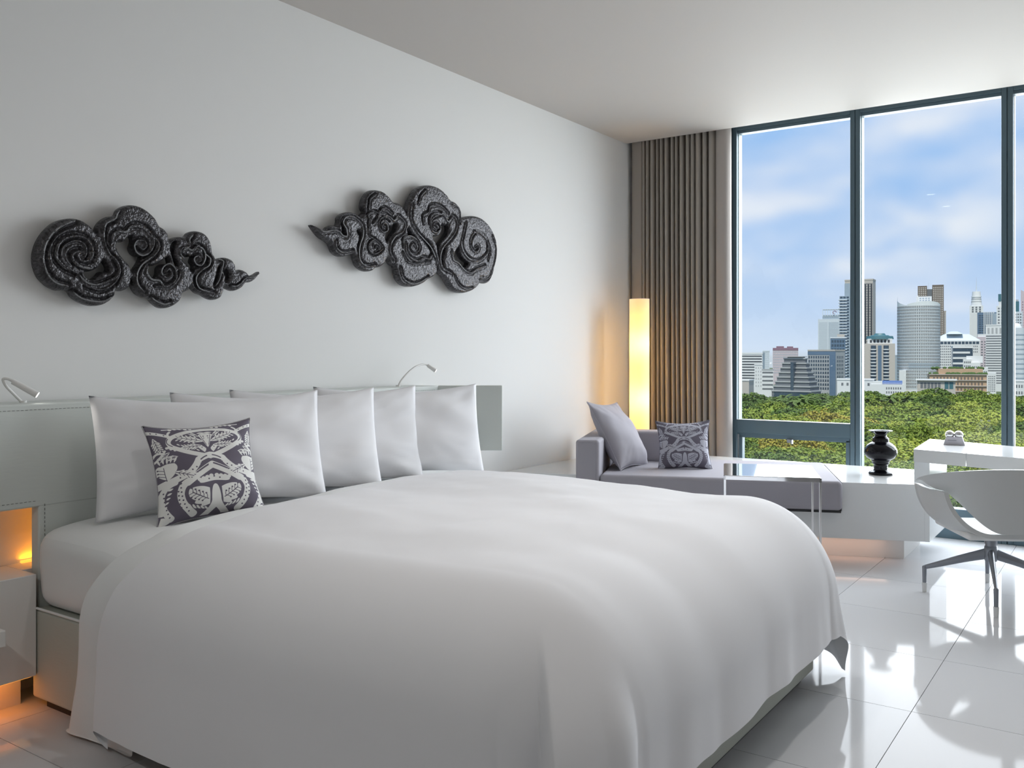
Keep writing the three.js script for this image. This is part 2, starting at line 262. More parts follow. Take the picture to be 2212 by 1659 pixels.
function drape(s, t, off, folds = 1) {
  const R = DU.R + off, xi = DU.xm + off - R, zh = DU.zn + off - R, zl = DU.zf - off + R;
  const ex = Math.max(0, s - xi), ez = t > zh ? t - zh : t < zl ? t - zl : 0, az = Math.abs(ez);
  const pn = t < -2.7 ? 3.8 : 2.6, d = Math.pow(Math.pow(ex, pn) + Math.pow(az, pn), 1 / pn), hyp = Math.hypot(ex, ez) || 1, nx = ex / hyp, nz = ez / hyp;
  const bx = Math.min(s, xi), bz = Math.min(Math.max(t, zl), zh);
  const u = (bx - 1.5) / 1.2, v = (bz + 2.72) / 1.0;
  let h = 0.698 + off + 0.024 * Math.max(0, 1 - u * u) * Math.max(0, 1 - v * v) + 0.012 * sstep(-2.4, -3.5, bz) - 0.006 * sstep(1.7, 2.35, bx);
  h += folds * (0.020 * noise(bx * 1.5 + 2.2, bz * 1.9 + 1.1, 4.2) + 0.008 * noise(bx * 3.6 + 1.3, bz * 4.4, 9.4) + 0.0016 * noise(bx * 14, bz * 9, 3));
  const q = d / R, hor = q < Math.PI / 2 ? R * Math.sin(q) : R, fall = q < Math.PI / 2 ? R * (1 - Math.cos(q)) : R + d - R * Math.PI / 2;
  let out = hor, y = h - fall;
  const far = t < -2.7, fw = sstep(-2.0, -3.5, t), low = sstep(0.05, 0.65, fall);
  const corner = Math.min(1, 2.2 * Math.min(ex, az) / (Math.max(ex, az) + 0.02));
  out += fall * fall * (lerp(0.015, 0.14, fw) * (ex > 0 ? 0.55 : 0.2) + 0.17 * fw * corner);
  out += folds * low * (0.006 * Math.sin(bz * 17 + 2.4 * noise(bz * 2, 0.3, 1) + bx * 9) * (ex > 0 ? 1 : lerp(0.35, 1, fw)) + 0.007 * noise(bz * 9 + bx * 3, y * 1.5, 5));
  if (ex > 0 && az > 0) {
    const th = Math.atan2(az, ex) / (Math.PI / 2);
    if (!far) { const saw = th < 0.56 ? sstep(0.05, 0.56, th) : 1 - 1.3 * sstep(0.56, 0.60, th) + 0.3 * sstep(0.62, 0.9, th); out += folds * sstep(0.05, 0.40, fall) * (0.10 * saw + 0.02 * Math.max(0, Math.sin((th - 0.12) * 14)) * sstep(0.1, 0.3, fall)); }
    else out += folds * sstep(0.1, 0.55, fall) * (0.032 * Math.sin(th * 13 + 0.6) + 0.02 * Math.sin(th * 27 + 2)) * Math.sin(Math.PI * th);
  }
  if (y < 0.014) { out += (0.014 - y) * 0.2; y = 0.014 + 0.003 * Math.sin(t * 30 + s * 20) ** 2; }
  return [bx + nx * out, y, bz + nz * out];
}
{
  const near = DU.zn - DU.R + hang(0.665), far = DU.zf + DU.R - hang(0.68), foot = DU.xm - DU.R + hang(0.53);
  const dg = grid(240, 320, (a, b) => {
    const t = lerp(far, near, b), s0 = foldEdge(t), ra = 0.06;                          // the first rows curl round the thick edge of the duvet
    if (a < ra) { const w = (a / ra) * Math.PI - Math.PI / 2; return drape(s0 + 0.024 - 0.024 * Math.cos(w), t, 0.011 + 0.024 * Math.sin(w)); }
    return drape(s0 + 0.024 + (foot - s0 - 0.024) * (a - ra) / (1 - ra), t, 0.035);
  }, (a, b) => [a * 2.4, b * 3]);
  const g = thing('duvet', 'plump white duvet draped over the bed to just above the floor', 'duvet');
  part('duvet_cover', dg, M.linen, g);
  const sb = (t) => { const K = [[-4.6, 0.62], [-3.5, 0.64], [-2.6, 0.70], [-1.95, 0.79], [-1.85, 0.80], [-1.61, 0.68], [-1.41, 0.63], [-1.13, 0.55], [-0.9, 0.53]]; for (let i = 1; i < K.length; i++) if (t <= K[i][0]) return lerp(K[i - 1][1], K[i][1], (t - K[i - 1][0]) / (K[i][0] - K[i - 1][0])); return 0.53; };
  const band = grid(40, 260, (a, b) => {
    const t = lerp(far, near + 0.005, b), s0 = sb(t), s1 = foldEdge(t) + 0.12, s = lerp(s0, s1, a), e = Math.min(1, a / 0.12);
    const p = drape(s, t, -0.03 * sstep(-1.75, -1.3, t) - 0.014 + 0.024 * Math.sqrt(Math.max(0, 1 - (1 - e) * (1 - e))) - 0.022 * sstep(0.2, 0.6, a) + 0.005 * noise(s * 7, t * 5, 8), 0.4); return p;
  }, (a, b) => [a * 0.3, b * 3]);
  const sh = thing('top_sheet', 'white top sheet showing as a turned-back band at the head of the duvet', 'sheet');
  part('sheet_band', band, M.sheet, sh);
}
function pillowGeometry(Wd, Ht, T, { pinch = 0.07, seed = 1, n = 44, wr = 0.006, belly = 0.2, sharp = 2.3, side = 1 } = {}) {
  const face = (sg) => grid(n, n, (a, b) => {
    const u = a * 2 - 1, v = b * 2 - 1, e = (k) => Math.pow(Math.max(0, 1 - Math.pow(Math.abs(k), sharp)), 0.62);
    const X = Wd / 2 * u * (1 - pinch * side * (1 - v * v) * u * u), Y = Ht / 2 * v * (1 - pinch * 1.1 * (1 - u * u) * v * v);
    const edge = e(u) * e(v), th = T / 2 * edge * (1 - belly * v);
    const cr = Math.abs(u * v), w = wr * (noise(u * 2.2 + seed * 3.1, v * 2.2, seed) * 1.6 + noise(u * 6 + seed, v * 5, seed + 4) * 0.7 * cr + noise(Math.atan2(v, u) * 5, Math.hypot(u, v) * 1.5, seed + 9) * cr * 2) * Math.min(1, edge * 3);
    return [X, Y, sg * (th + w)];
  });
  const f = face(1), r = face(-1); const ix = r.index.array; for (let i = 0; i < ix.length; i += 3) { const t = ix[i + 1]; ix[i + 1] = ix[i + 2]; ix[i + 2] = t; }
  const m = mergeVertices(mergeGeometries([f, r].map((g) => { g.deleteAttribute('normal'); return g; })), 1e-5); m.computeVertexNormals(); return m;
}
function seamTube(Wd, Ht, pinch, r) {
  const pts = [], N = 24;
  for (let k = 0; k < 4; k++) for (let i = 0; i < N; i++) { const s = i / N * 2 - 1, [u, v] = [[s, -1], [1, s], [-s, 1], [-1, -s]][k]; pts.push([Wd / 2 * u * (1 - pinch * (1 - v * v) * u * u), Ht / 2 * v * (1 - pinch * 1.1 * (1 - u * u) * v * v), 0]); }
  return tube(pts, r, 200, 6, true);
}
function leanPillow(name, label, category, geo, mat, a, b, yMid, tilt, roll = 0, extra, group) {   // a, b: floor-plan ends of its long axis
  const dx = b[0] - a[0], dz = b[1] - a[1], t = thing(name, label, category, [(a[0] + b[0]) / 2, yMid, (a[1] + b[1]) / 2], 0, group);
  t.rotation.order = 'YXZ'; t.rotation.set(-tilt, Math.atan2(-dz, dx), roll);
  part('cover', geo, mat, t); if (extra) part('piping', extra, mat, t); return t;
}
{
  const spec = [
    ['largest white pillow, frontmost, behind the patterned cushion on the bed', [0.37, -1.915], [0.64, -2.80], 0.925, 0.20, 0.0, 1],
    ['second white pillow from the left, tucked behind the frontmost one', [0.345, -2.28], [0.635, -3.165], 0.925, 0.19, 0.0, 2],
    ['third white pillow from the left, between two others against the headboard', [0.32, -2.60], [0.615, -3.49], 0.925, 0.18, 0.0, 3],
    ['white pillow nearest the window, in front of the angled headboard end', [0.36, -3.06], [0.70, -3.89], 0.925, 0.18, 0.0, 4],
  ];
  for (const [label, a, b, y, tilt, roll, seed] of spec) leanPillow('pillow', label, 'pillow', pillowGeometry(Math.hypot(b[0] - a[0], b[1] - a[1]) * 1.03, 0.485, 0.19, { seed, pinch: 0.15, side: 0.22, wr: 0.009 }), M.linen, a, b, y, tilt, roll, null, 'white bed pillows leaning on the headboard');
}
const CLOUD_A={z:-2.411,y:1.715,
 out:[423,157,379,155,340,135,313,107,311,132,292,161,260,184,228,194,216,217,190,237,153,248,110,245,73,228,41,203,21,174,-3,162,-22,139,-29,109,-43,123,-76,136,-114,141,-131,159,-165,172,-207,168,-235,147,-251,112,-257,79,-273,61,-280,47,-300,59,-337,65,-371,53,-386,32,-391,9,-420,15,-451,6,-474,-10,-502,-4,-537,14,-515,-18,-482,-41,-449,-48,-422,-74,-382,-90,-348,-83,-324,-72,-316,-102,-300,-128,-264,-139,-228,-130,-206,-119,-172,-109,-151,-91,-142,-83,-124,-104,-97,-118,-86,-147,-56,-173,-17,-188,16,-187,44,-171,68,-151,98,-145,129,-129,149,-101,156,-73,159,-87,169,-108,196,-124,228,-125,232,-145,255,-170,289,-188,335,-193,379,-181,412,-162,433,-137,477,-137,513,-123,549,-90,566,-50,569,-5,557,42,529,91,482,136],
 holes:[[368,-58,335,-50,301,-29,286,-3,263,-34,269,-46,295,-51,315,-72,340,-85,363,-72],
  [228,62,216,82,190,86,169,109,155,110,150,92,158,60,147,39,126,29,109,30,153,-37,166,-13,202,23],
  [70,-11,44,-3,9,17,-20,38,-29,10,3,6,25,-12,30,-42,42,-57,63,-47,73,-28],
  [-91,48,-110,54,-131,50,-150,53,-144,30,-157,8,-146,-16,-124,11,-100,32],
  [-35,88,-46,106,-60,111,-50,81,-53,46,-70,7,-60,6,-42,45],
  [-200,95,-214,72,-228,62,-235,44,-225,19,-214,24,-218,46,-207,66],
  [-155,-52,-162,-34,-168,-51,-175,-77,-193,-94,-165,-87],
  [-275,-32,-286,6,-300,25,-293,-6,-286,-37,-271,-71,-265,-69],
  [-311,-5,-326,4,-341,-5,-341,-39,-328,-48,-330,-22]],
 ridges:[[[412,147,455,128,498,95,529,50,543,-2,538,-48,518,-88,487,-111,445,-119],6.6,6.6],
  [[423,-141,390,-163,340,-174,289,-172,249,-151],5.3,5.3],
  [[412,-62,461,-42,490,-8,487,34,461,68,418,85,374,82,346,53,340,16,352,-6,379,-15,399,-5,404,13,390,22],9.3,5.3],
  [[404,-65,434,-50,469,-16,469,30,434,60,396,67,371,48,368,19,377,-1],6.6,4.0],
  [[340,-42,390,-36,420,-18,429,3,415,20,390,27],9.3,5.3],
  [[401,-69,368,-98,324,-106,272,-89,231,-62,222,-34,243,8],6.6,5.3],
  [[216,217,231,196,237,179,278,152,289,118,286,70,266,28,231,-1,219,-33,225,-67,260,-108,312,-127,368,-114],6.0,4.6],
  [[255,78,249,106,225,125,190,127,166,152,135,161,98,151,67,120,60,87,79,51,110,34,141,45,150,72,135,96,104,97,95,75,113,59,129,69],9.3,3.3],
  [[184,136,147,154,104,147,79,122,48,111,32,84,48,51,79,23,117,-9,138,-50,135,-89,104,-126],6.0,6.0],
  [[67,-147,41,-162,3,-172,-23,-165],5.3,5.3],
  [[85,-12,92,-41,67,-67,28,-70,9,-92,-30,-78,-53,-47,-50,-13,-23,9,9,-6,19,-35,-4,-54,-30,-37,-20,-15,-3,-28],8.6,3.3],
  [[51,-97,16,-95,-23,-93,-60,-58,-73,-28],5.3,4.0],
  [[-144,152,-124,129,-124,97,-83,84,-76,60,-97,38],6.0,4.6],
  [[-80,69,-110,86,-137,80,-165,101,-200,86,-207,48,-186,16,-158,20,-148,43,-168,56,-186,40,-171,28],7.9,3.3],
  [[-162,103,-193,94,-207,72,-235,50,-228,19,-186,-8,-158,-46,-172,-87,-214,-102,-257,-109],5.3,5.3],
  [[-278,54,-308,44,-300,7,-286,-43,-264,-75],4.6,4.0],
  [[-352,-69,-382,-68,-412,-50,-435,-27,-482,-20,-525,5],5.3,2.0]]};
const CLOUD_B={z:-4.04,y:1.999,
 out:[755,0,717,-6,672,-18,652,-10,636,4,608,16,575,15,562,36,560,61,534,85,481,103,434,101,394,88,378,106,365,116,379,140,375,174,347,220,307,247,258,256,208,252,166,232,132,209,89,207,54,192,27,169,16,152,14,176,0,205,-16,234,-54,290,-100,326,-165,349,-231,357,-299,348,-358,323,-400,294,-449,285,-490,262,-513,227,-515,192,-537,201,-584,214,-660,225,-736,216,-803,187,-860,137,-895,80,-904,20,-897,-35,-876,-91,-855,-140,-817,-190,-781,-207,-709,-207,-692,-226,-649,-254,-584,-276,-521,-285,-449,-278,-398,-252,-358,-214,-328,-188,-291,-169,-272,-142,-264,-174,-231,-203,-184,-221,-155,-240,-90,-265,-27,-276,36,-270,80,-244,102,-204,110,-170,149,-151,174,-120,187,-132,208,-160,240,-180,270,-186,299,-205,347,-212,387,-203,419,-183,437,-151,448,-125,473,-132,519,-145,564,-144,597,-127,614,-102,623,-87,645,-74,681,-62,720,-36],
 holes:[[187,-27,198,-4,181,27,164,57,145,55,123,79,103,79,106,53,140,15,162,-11],
  [-226,42,-281,54,-311,88,-311,125,-348,124,-370,132,-378,96,-348,55,-299,12,-278,-64,-268,-16,-250,14],
  [-436,-53,-464,-15,-488,5,-500,-38,-532,-67,-582,-90,-542,-118,-492,-90,-444,-71],
  [0,68,-18,49,-40,28,-18,26,0,41,8,58],
  [-104,35,-146,21,-193,2,-217,-21,-220,-63,-203,-47,-184,-18,-148,6],
  [425,6,399,3,386,-18,394,-47,411,-82,416,-116,422,-83,409,-48,407,-20],
  [543,25,535,48,525,60,530,32,526,0,516,-29,525,-35,538,-7],
  [-311,-86,-319,-48,-348,-17,-340,-46,-326,-91,-330,-128,-319,-117]],
 ridges:[[[731,-8,681,-29,630,-18,571,-16,541,-35,511,-32,519,6,541,36,526,62,481,76,434,66,395,37,387,-13,411,-71,419,-122,403,-165,355,-186,291,-175],6.2,5.5],
  [[594,-68,590,-100,556,-124,511,-122,465,-110],5.5,4.1],
  [[339,128,339,162,327,197,287,226],5.5,4.1],
  [[339,15,347,48,339,83,347,104,307,126,258,121],5.5,4.1],
  [[266,120,241,149,200,158,157,137],6.2,4.1],
  [[303,65,274,91,266,115,217,121,166,110,132,97,102,124,62,111,36,85,62,40,123,4,162,-46,166,-87,132,-131],7.5,5.5],
  [[174,97,217,110,258,81,258,41,225,19,187,35,191,64,225,68,237,47,212,38],7.5,2.7],
  [[347,25,339,-13,283,-35,233,-70,258,-96,315,-112,347,-87,339,-53,299,-26],5.5,3.4],
  [[315,-61,303,-83,283,-64,266,-79,299,-100],4.8,2.7],
  [[-27,212,-13,168,-18,109,-63,60,-127,19,-193,-23,-231,-68,-260,-128],6.2,6.2],
  [[-81,225,-100,270,-146,313],6.2,3.4],
  [[-127,116,-123,158,-174,189,-184,221,-241,238,-309,231,-358,204],6.8,4.1],
  [[-184,123,-193,161,-260,191,-328,178,-368,151,-408,188,-449,168,-439,103,-388,47,-319,-11,-289,-76,-309,-142,-398,-173],7.5,6.2],
  [[-358,169,-299,187,-231,166,-193,124,-203,82,-250,69,-289,98,-275,131,-231,129,-217,105,-246,93],8.2,2.7],
  [[-408,264,-459,258,-490,217,-480,158],5.5,4.1],
  [[54,-41,54,0,-9,22,-63,6,-90,-33,-72,-65,-27,-63,-9,-41,-31,-21,-49,-40],8.2,2.7],
  [[36,-28,27,-74,-9,-107,-72,-119,-127,-96,-174,-98,-212,-70],7.5,5.5],
  [[62,-83,18,-133,-45,-139,-118,-127,-184,-116],5.5,4.1],
  [[80,-173,54,-230,-18,-258,-100,-244,-174,-208],5.5,4.8],
  [[-542,166,-521,106,-500,20,-542,-40,-627,-72,-714,-51,-781,8,-770,73,-703,113,-638,112,-595,68,-595,16,-638,-12,-681,12,-670,37,-643,28],8.9,3.4],
  [[-627,117,-692,112,-770,73,-803,10,-781,-52],5.5,4.1],
  [[-398,-34,-418,-83,-469,-98,-521,-132,-584,-153,-660,-121,-747,-95],7.5,5.5],
  [[-837,107,-878,44,-872,-37,-837,-114,-792,-171,-703,-184],6.2,5.5],
  [[-429,-184,-469,-232,-542,-259,-616,-249],5.5,4.1]]};
// ---------------------------------------------------------------- printed cushions
function damaskTexture(bg, fg, n = 1024) {                     // mirrored ogee print drawn in a 200-wide frame, right half drawn twice
  const c = document.createElement('canvas'); c.width = c.height = n; const x = c.getContext('2d');
  x.fillStyle = bg; x.fillRect(0, 0, n, n); x.scale(n / 200, n / 200);
  const curve = (pts, w, col = fg) => { x.strokeStyle = col; x.lineWidth = w; x.lineCap = 'round'; x.lineJoin = 'round'; x.beginPath(); x.moveTo(pts[0], pts[1]); for (let i = 2; i < pts.length; i += 4) i + 3 < pts.length ? x.quadraticCurveTo(pts[i], pts[i + 1], pts[i + 2], pts[i + 3]) : x.lineTo(pts[i], pts[i + 1]); x.stroke(); };
  const blob = (pts, col = fg) => { x.fillStyle = col; x.beginPath(); x.moveTo(pts[0], pts[1]); for (let i = 2; i < pts.length; i += 4) i + 3 < pts.length ? x.quadraticCurveTo(pts[i], pts[i + 1], pts[i + 2], pts[i + 3]) : x.lineTo(pts[i], pts[i + 1]); x.closePath(); x.fill(); };
  const dot = (a, b, r, col = bg) => { x.fillStyle = col; x.beginPath(); x.arc(a, b, r, 0, 7); x.fill(); };
  const leaf = (a, b, ang, l, w, veins = 4) => {
    x.save(); x.translate(a, b); x.rotate(ang); blob([0, 0, l * 0.4, -w, l, 0, l * 0.4, w, 0, 0]);
    for (let i = 0; i < 5; i++) { const q = l * (0.25 + i * 0.14); blob([q, -w * 0.3, q + 3, -w * 0.8, q + 6, -w * 0.72, q + 4, -w * 0.3, q, -w * 0.3]); blob([q, w * 0.3, q + 3, w * 0.8, q + 6, w * 0.72, q + 4, w * 0.3, q, w * 0.3]); }
    curve([l * 0.1, 0, l * 0.5, 0, l * 0.85, 0], 1.1, bg); for (let i = 0; i < veins; i++) { const q = l * (0.22 + 0.16 * i); curve([q, 0, q + 2, -w * 0.2, q + 4, -w * 0.36], 0.9, bg); curve([q, 0, q + 2, w * 0.2, q + 4, w * 0.36], 0.9, bg); } x.restore();
  };
  for (const sgn of [-1, 1]) {
    x.save(); x.translate(100, 0); x.scale(sgn, 1);
    // upper medallion frame
    curve([0, 12, 34, 14, 60, 30, 74, 42, 62, 52, 40, 66, 0, 80], 9); curve([0, 19, 30, 20, 50, 31], 1.6, bg); curve([66, 32, 76, 42, 62, 50], 1.8, bg);
    for (let i = 0; i < 5; i++) blob([16 + i * 8, 66 - i * 4, 19 + i * 8, 60 - i * 4, 22 + i * 8, 62 - i * 4, 20 + i * 8, 66 - i * 4, 16 + i * 8, 66 - i * 4]);
    leaf(6, 46, -0.36, 52, 13, 5); leaf(9, 55, 0.0, 40, 9, 3); leaf(12, 34, -0.75, 18, 5, 1);
    blob([0, 26, 9, 24, 13, 30, 7, 44, 3, 55, 1, 58, 0, 60]); dot(4, 33, 1.4); dot(4, 38, 1.1); curve([9, 30, 6, 44, 2, 54], 1.2, bg);
    blob([4, 62, 10, 52, 18, 58, 14, 64, 8, 70, 4, 66, 4, 62]); dot(11, 59, 1.1);
    blob([0, 22, 8, 18, 14, 24, 6, 26, 0, 25]);
    // corner stems and top border
    curve([58, 30, 72, 18, 100, 16], 7); dot(70, 22, 1.4); dot(82, 18, 1.4); dot(92, 17, 1.4); for (let i = 0; i < 5; i++) dot(20 + i * 9, 5 + 2 * Math.sin(i * 2), 3.2, fg); curve([0, 4, 40, 2, 70, 8], 2.2);
    curve([62, 30, 66, 20, 58, 14], 4); for (let i = 0; i < 6; i++) dot(56 + i * 3.5, 58 - i * 1.5 + (i % 2) * 2, 2.6, fg);
    leaf(92, 28, 1.75, 34, 11, 4); leaf(70, 62, 0.5, 24, 7, 2); leaf(56, 72, 0.1, 20, 6, 2); curve([84, 62, 96, 58, 100, 66], 4); curve([78, 58, 90, 72, 100, 76], 4);
    // crossing bands and lower frame
    curve([0, 76, 12, 78, 22, 84, 28, 96, 40, 106, 56, 116, 100, 124], 12); curve([4, 77, 12, 79, 18, 84], 2.4, bg); curve([2, 84, 10, 88, 20, 92], 1.4, bg); dot(8, 87, 2.2); dot(16, 90, 2.2);
    for (let i = 0; i < 5; i++) dot(28 + i * 8, 98 + i * 4.2, 1.5);
    curve([0, 96, 22, 108, 48, 126], 13); curve([3, 94, 22, 103, 42, 118], 3, bg); blob([40, 113, 52, 117, 58, 126, 48, 122, 40, 113], bg);
    curve([46, 124, 60, 128, 62, 146, 62, 164, 40, 190], 13); curve([70, 122, 92, 126, 96, 146, 98, 166, 78, 190], 11); curve([60, 126, 74, 128, 74, 146], 3, bg); curve([70, 168, 66, 180, 56, 190], 3, bg);
    for (let i = 0; i < 7; i++) { dot(61 - i * i * 0.35, 134 + i * 8, 1.6); dot(66 - i * i * 0.3, 140 + i * 8, 1.6); dot(92 - i * i * 0.3, 138 + i * 8, 1.5); }
    for (let i = 0; i < 4; i++) dot(52 - i * 9, 118 + i * 0.5 - 14 + i * 1.5, 2.4, fg);
    // lower flower
    x.save(); x.translate(0, 128); x.scale(1.22, 1.12); x.translate(0, -128);
    blob([0, 122, 10, 116, 22, 124, 26, 132, 14, 130, 4, 128, 0, 128]); for (let i = 0; i < 4; i++) dot(4 + i * 6, 119 + i * 1.6, 3.2, fg); dot(8, 124, 1.3);
    blob([0, 134, 6, 134, 7, 160, 6, 172, 22, 190, 0, 190]); blob([9, 140, 24, 132, 38, 138, 44, 150, 30, 160, 36, 166, 22, 168, 24, 176, 10, 170, 9, 150]);
    curve([12, 160, 22, 154, 34, 144], 1.5, bg); for (let i = 0; i < 5; i++) { curve([14 + i * 5, 158 - i * 3, 13 + i * 5, 152 - i * 3, 15 + i * 5, 149 - i * 3], 1, bg); dot(15 + i * 5, 149 - i * 3, 1.5); curve([15 + i * 5, 158 - i * 3, 20 + i * 5, 160 - i * 3, 21 + i * 5, 162 - i * 3], 1, bg); dot(21 + i * 5, 162 - i * 3, 1.4); }
    blob([0, 178, 12, 192, 14, 200, 0, 200], bg);
    x.restore(); for (let i = 0; i < 5; i++) blob([14 + i * 7, 186 - i * 2, 20 + i * 7, 176 - i * 3, 22 + i * 7, 180 - i * 3, 20 + i * 7, 186 - i * 2, 14 + i * 7, 186 - i * 2]);
    for (let i = 0; i < 6; i++) blob([74 + i * 3, 132 + i * 8, 82 + i * 2, 130 + i * 8, 84 + i * 2, 135 + i * 8, 78 + i * 3, 137 + i * 8, 74 + i * 3, 132 + i * 8]);
    // side flowers
    x.save(); x.translate(96, 98); x.scale(1.3, 1.16); x.translate(-96, -98);
    blob([72, 100, 66, 92, 72, 86, 82, 84, 92, 88, 100, 84, 100, 100, 92, 112, 84, 112, 76, 108, 72, 100]); leaf(76, 100, 2.7, 34, 9, 3); for (let i = 0; i < 5; i++) { x.save(); x.translate(70 + i * 6, 80 - (i % 2)); x.rotate(-0.5 + i * 0.2); blob([0, 6, -3, 0, 0, -6, 3, 0, 0, 6]); x.restore(); }
    x.restore(); curve([86, 90, 86, 104, 84, 116], 1.4, bg); for (let i = 0; i < 3; i++) { curve([86, 96 + i * 6, 92, 94 + i * 6, 97, 92 + i * 6], 1.1, bg); dot(97, 92 + i * 6, 1.4); }
    blob([100, 150, 88, 156, 92, 166, 84, 176, 94, 180, 100, 178]); blob([96, 182, 84, 184, 80, 196, 90, 200, 100, 200]);
    x.restore();
  }
  const t = new THREE.CanvasTexture(c); t.colorSpace = THREE.SRGBColorSpace; t.anisotropy = 8; return t;
}
const printA = phys(lin(1, 1, 1), 0.8, { map: damaskTexture('#655f6d', '#e9e9e6') }), printB = phys(lin(1, 1, 1), 0.75, { map: damaskTexture('#625d6a', '#b4b5c0') });
leanPillow('patterned_cushion', 'small square cushion with a grey and white damask print on the bed', 'cushion', pillowGeometry(0.43, 0.40, 0.15, { seed: 12, pinch: 0.12, wr: 0.005 }), printA, [0.585, -2.005], [0.70, -2.405], 0.868, 0.36, 0.03, seamTube(0.43, 0.40, 0.12, 0.0022));

// ---------------------------------------------------------------- wall sculptures
function ridgeGeometry(pts, r0, r1, zTop) {                    // a raised rib, half round, tapering along its path
  const c = new THREE.CatmullRomCurve3(pts.map(([a, b]) => new THREE.Vector3(a, b, 0)), false, 'centripetal'), N = Math.max(24, pts.length * 7), K = 6;
  return grid(K, N, (u, v) => {
    const p = c.getPoint(v), tg = c.getTangent(v), r = lerp(r0, r1, v) * Math.min(1, Math.min(v, 1 - v) * 14 + 0.12), a = Math.PI * u, off = Math.cos(a) * r;
    return [p.x - tg.y * off, p.y + tg.x * off, zTop + Math.sin(a) * r * 0.85 - 0.002];
  });
}
const hammered = bumpTex(256, (u, v) => { const a = tileNoise(u, v, 10, 3), b = tileNoise(u + 0.31, v + 0.17, 22, 8); return 0.5 + 0.9 * a * Math.abs(a) * 2 + 0.55 * b; });
M.iron.bumpMap = hammered; M.iron.bumpScale = 0.004; M.ironEdge.bumpMap = hammered; M.ironEdge.bumpScale = 0.002;
{
  const patina = document.createElement('canvas'); patina.width = patina.height = 512; const px = patina.getContext('2d'), im = px.createImageData(512, 512);
  for (let j = 0; j < 512; j++) for (let i = 0; i < 512; i++) { const v = 68 + 60 * tileNoise(i / 512, j / 512, 7, 5) + 60 * Math.max(0, tileNoise(i / 512, j / 512, 24, 1)), o = (j * 512 + i) * 4; im.data[o] = v * 1.0; im.data[o + 1] = v * 0.985; im.data[o + 2] = v * 1.02; im.data[o + 3] = 255; }
  px.putImageData(im, 0, 0); const t = new THREE.CanvasTexture(patina); t.colorSpace = THREE.SRGBColorSpace; t.wrapS = t.wrapT = THREE.RepeatWrapping; M.iron.map = t; M.iron.color = lin(1, 1, 1);
}
function carvedPlate(outline, holes, ridges, step = 0.0028) {     // domed sheet with rolled edges, carved along the ridge lines
  const loops = [outline, ...holes], segs = []; let lo = [9, 9], hi = [-9, -9];
  for (const l of loops) for (let i = 0; i < l.length; i++) { const a = l[i], b = l[(i + 1) % l.length]; segs.push([a.x, a.y, b.x - a.x, b.y - a.y]); lo = [Math.min(lo[0], a.x), Math.min(lo[1], a.y)]; hi = [Math.max(hi[0], a.x), Math.max(hi[1], a.y)]; }
  const rs = []; for (const { pts, r } of ridges) for (let i = 0; i + 1 < pts.length; i++) rs.push([pts[i].x, pts[i].y, pts[i + 1].x - pts[i].x, pts[i + 1].y - pts[i].y, r]);
  const nx = Math.ceil((hi[0] - lo[0]) / step) + 3, ny = Math.ceil((hi[1] - lo[1]) / step) + 3, CELL = 0.05, hash = new Map();
  const bucket = (list, tag) => list.forEach((q) => { const n = Math.ceil(Math.hypot(q[2], q[3]) / 0.02) + 1; for (let k = 0; k <= n; k++) { const X = Math.floor((q[0] + q[2] * k / n) / CELL), Y = Math.floor((q[1] + q[3] * k / n) / CELL), key = tag + X + ',' + Y; if (!hash.has(key)) hash.set(key, new Set()); hash.get(key).add(q); } });
  bucket(segs, 's'); bucket(rs, 'r');
  const near = (list, tag, x, y) => { let best = 1, px = x, py = y, sgn = 1, rad = 0; const X = Math.floor(x / CELL), Y = Math.floor(y / CELL); for (let a = -1; a <= 1; a++) for (let b = -1; b <= 1; b++) { const h = hash.get(tag + (X + a) + ',' + (Y + b)); if (h) for (const q of h) { const t = Math.max(0, Math.min(1, ((x - q[0]) * q[2] + (y - q[1]) * q[3]) / (q[2] * q[2] + q[3] * q[3] || 1))), cx = q[0] + q[2] * t, cy = q[1] + q[3] * t, d = Math.hypot(x - cx, y - cy); if (d < best) { best = d; px = cx; py = cy; sgn = q[2] * (y - q[1]) - q[3] * (x - q[0]) > 0 ? 1 : -1; rad = q[4]; } } } return [best, px, py, sgn, rad]; };
  const inside = (x, y) => { let c = false; for (const [ax, ay, dx, dy] of segs) if ((ay > y) !== (ay + dy > y) && x < ax + dx * (y - ay) / dy) c = !c; return c; };
  const id = new Int32Array(nx * ny).fill(-1), inn = new Uint8Array(nx * ny), P = [], UV = [], ix = [];
  for (let j = 0; j < ny; j++) for (let i = 0; i < nx; i++) inn[j * nx + i] = inside(lo[0] + (i - 1) * step, lo[1] + (j - 1) * step) ? 1 : 0;
  const vert = (i, j) => {
    const k = j * nx + i; if (id[k] >= 0) return id[k];
    let x = lo[0] + (i - 1) * step, y = lo[1] + (j - 1) * step; const [d, bx, by] = near(segs, 's', x, y); let e = d;
    if (!inn[k] || d < step * 0.45) { x = bx; y = by; e = 0; }
    const q = Math.min(1, e / 0.019), dome = Math.sqrt(Math.max(0, 1 - (1 - q) * (1 - q)));
    let z = 0.004 + 0.024 * dome + 0.006 * Math.min(1, e / 0.05) + 0.0022 * noise(x * 60, y * 60, 3) * dome + 0.0018 * noise(x * 130, y * 130, 7) * dome;
    const [rd, , , sg, rr] = near(rs, 'r', x, y);
    if (rd < 0.05) { const u = rd / rr, k2 = Math.min(1, e / 0.008); z += k2 * (0.0045 * Math.max(0, 1 - u * u) - 0.013 * Math.exp(-Math.pow((rd - rr * 1.5) / (rr * 0.9), 2)) * (sg > 0 ? 1 : 0.35)); }
    P.push(x, y, Math.max(0.002, z)); UV.push(x * 2.6, y * 2.6); return (id[k] = P.length / 3 - 1);
  };
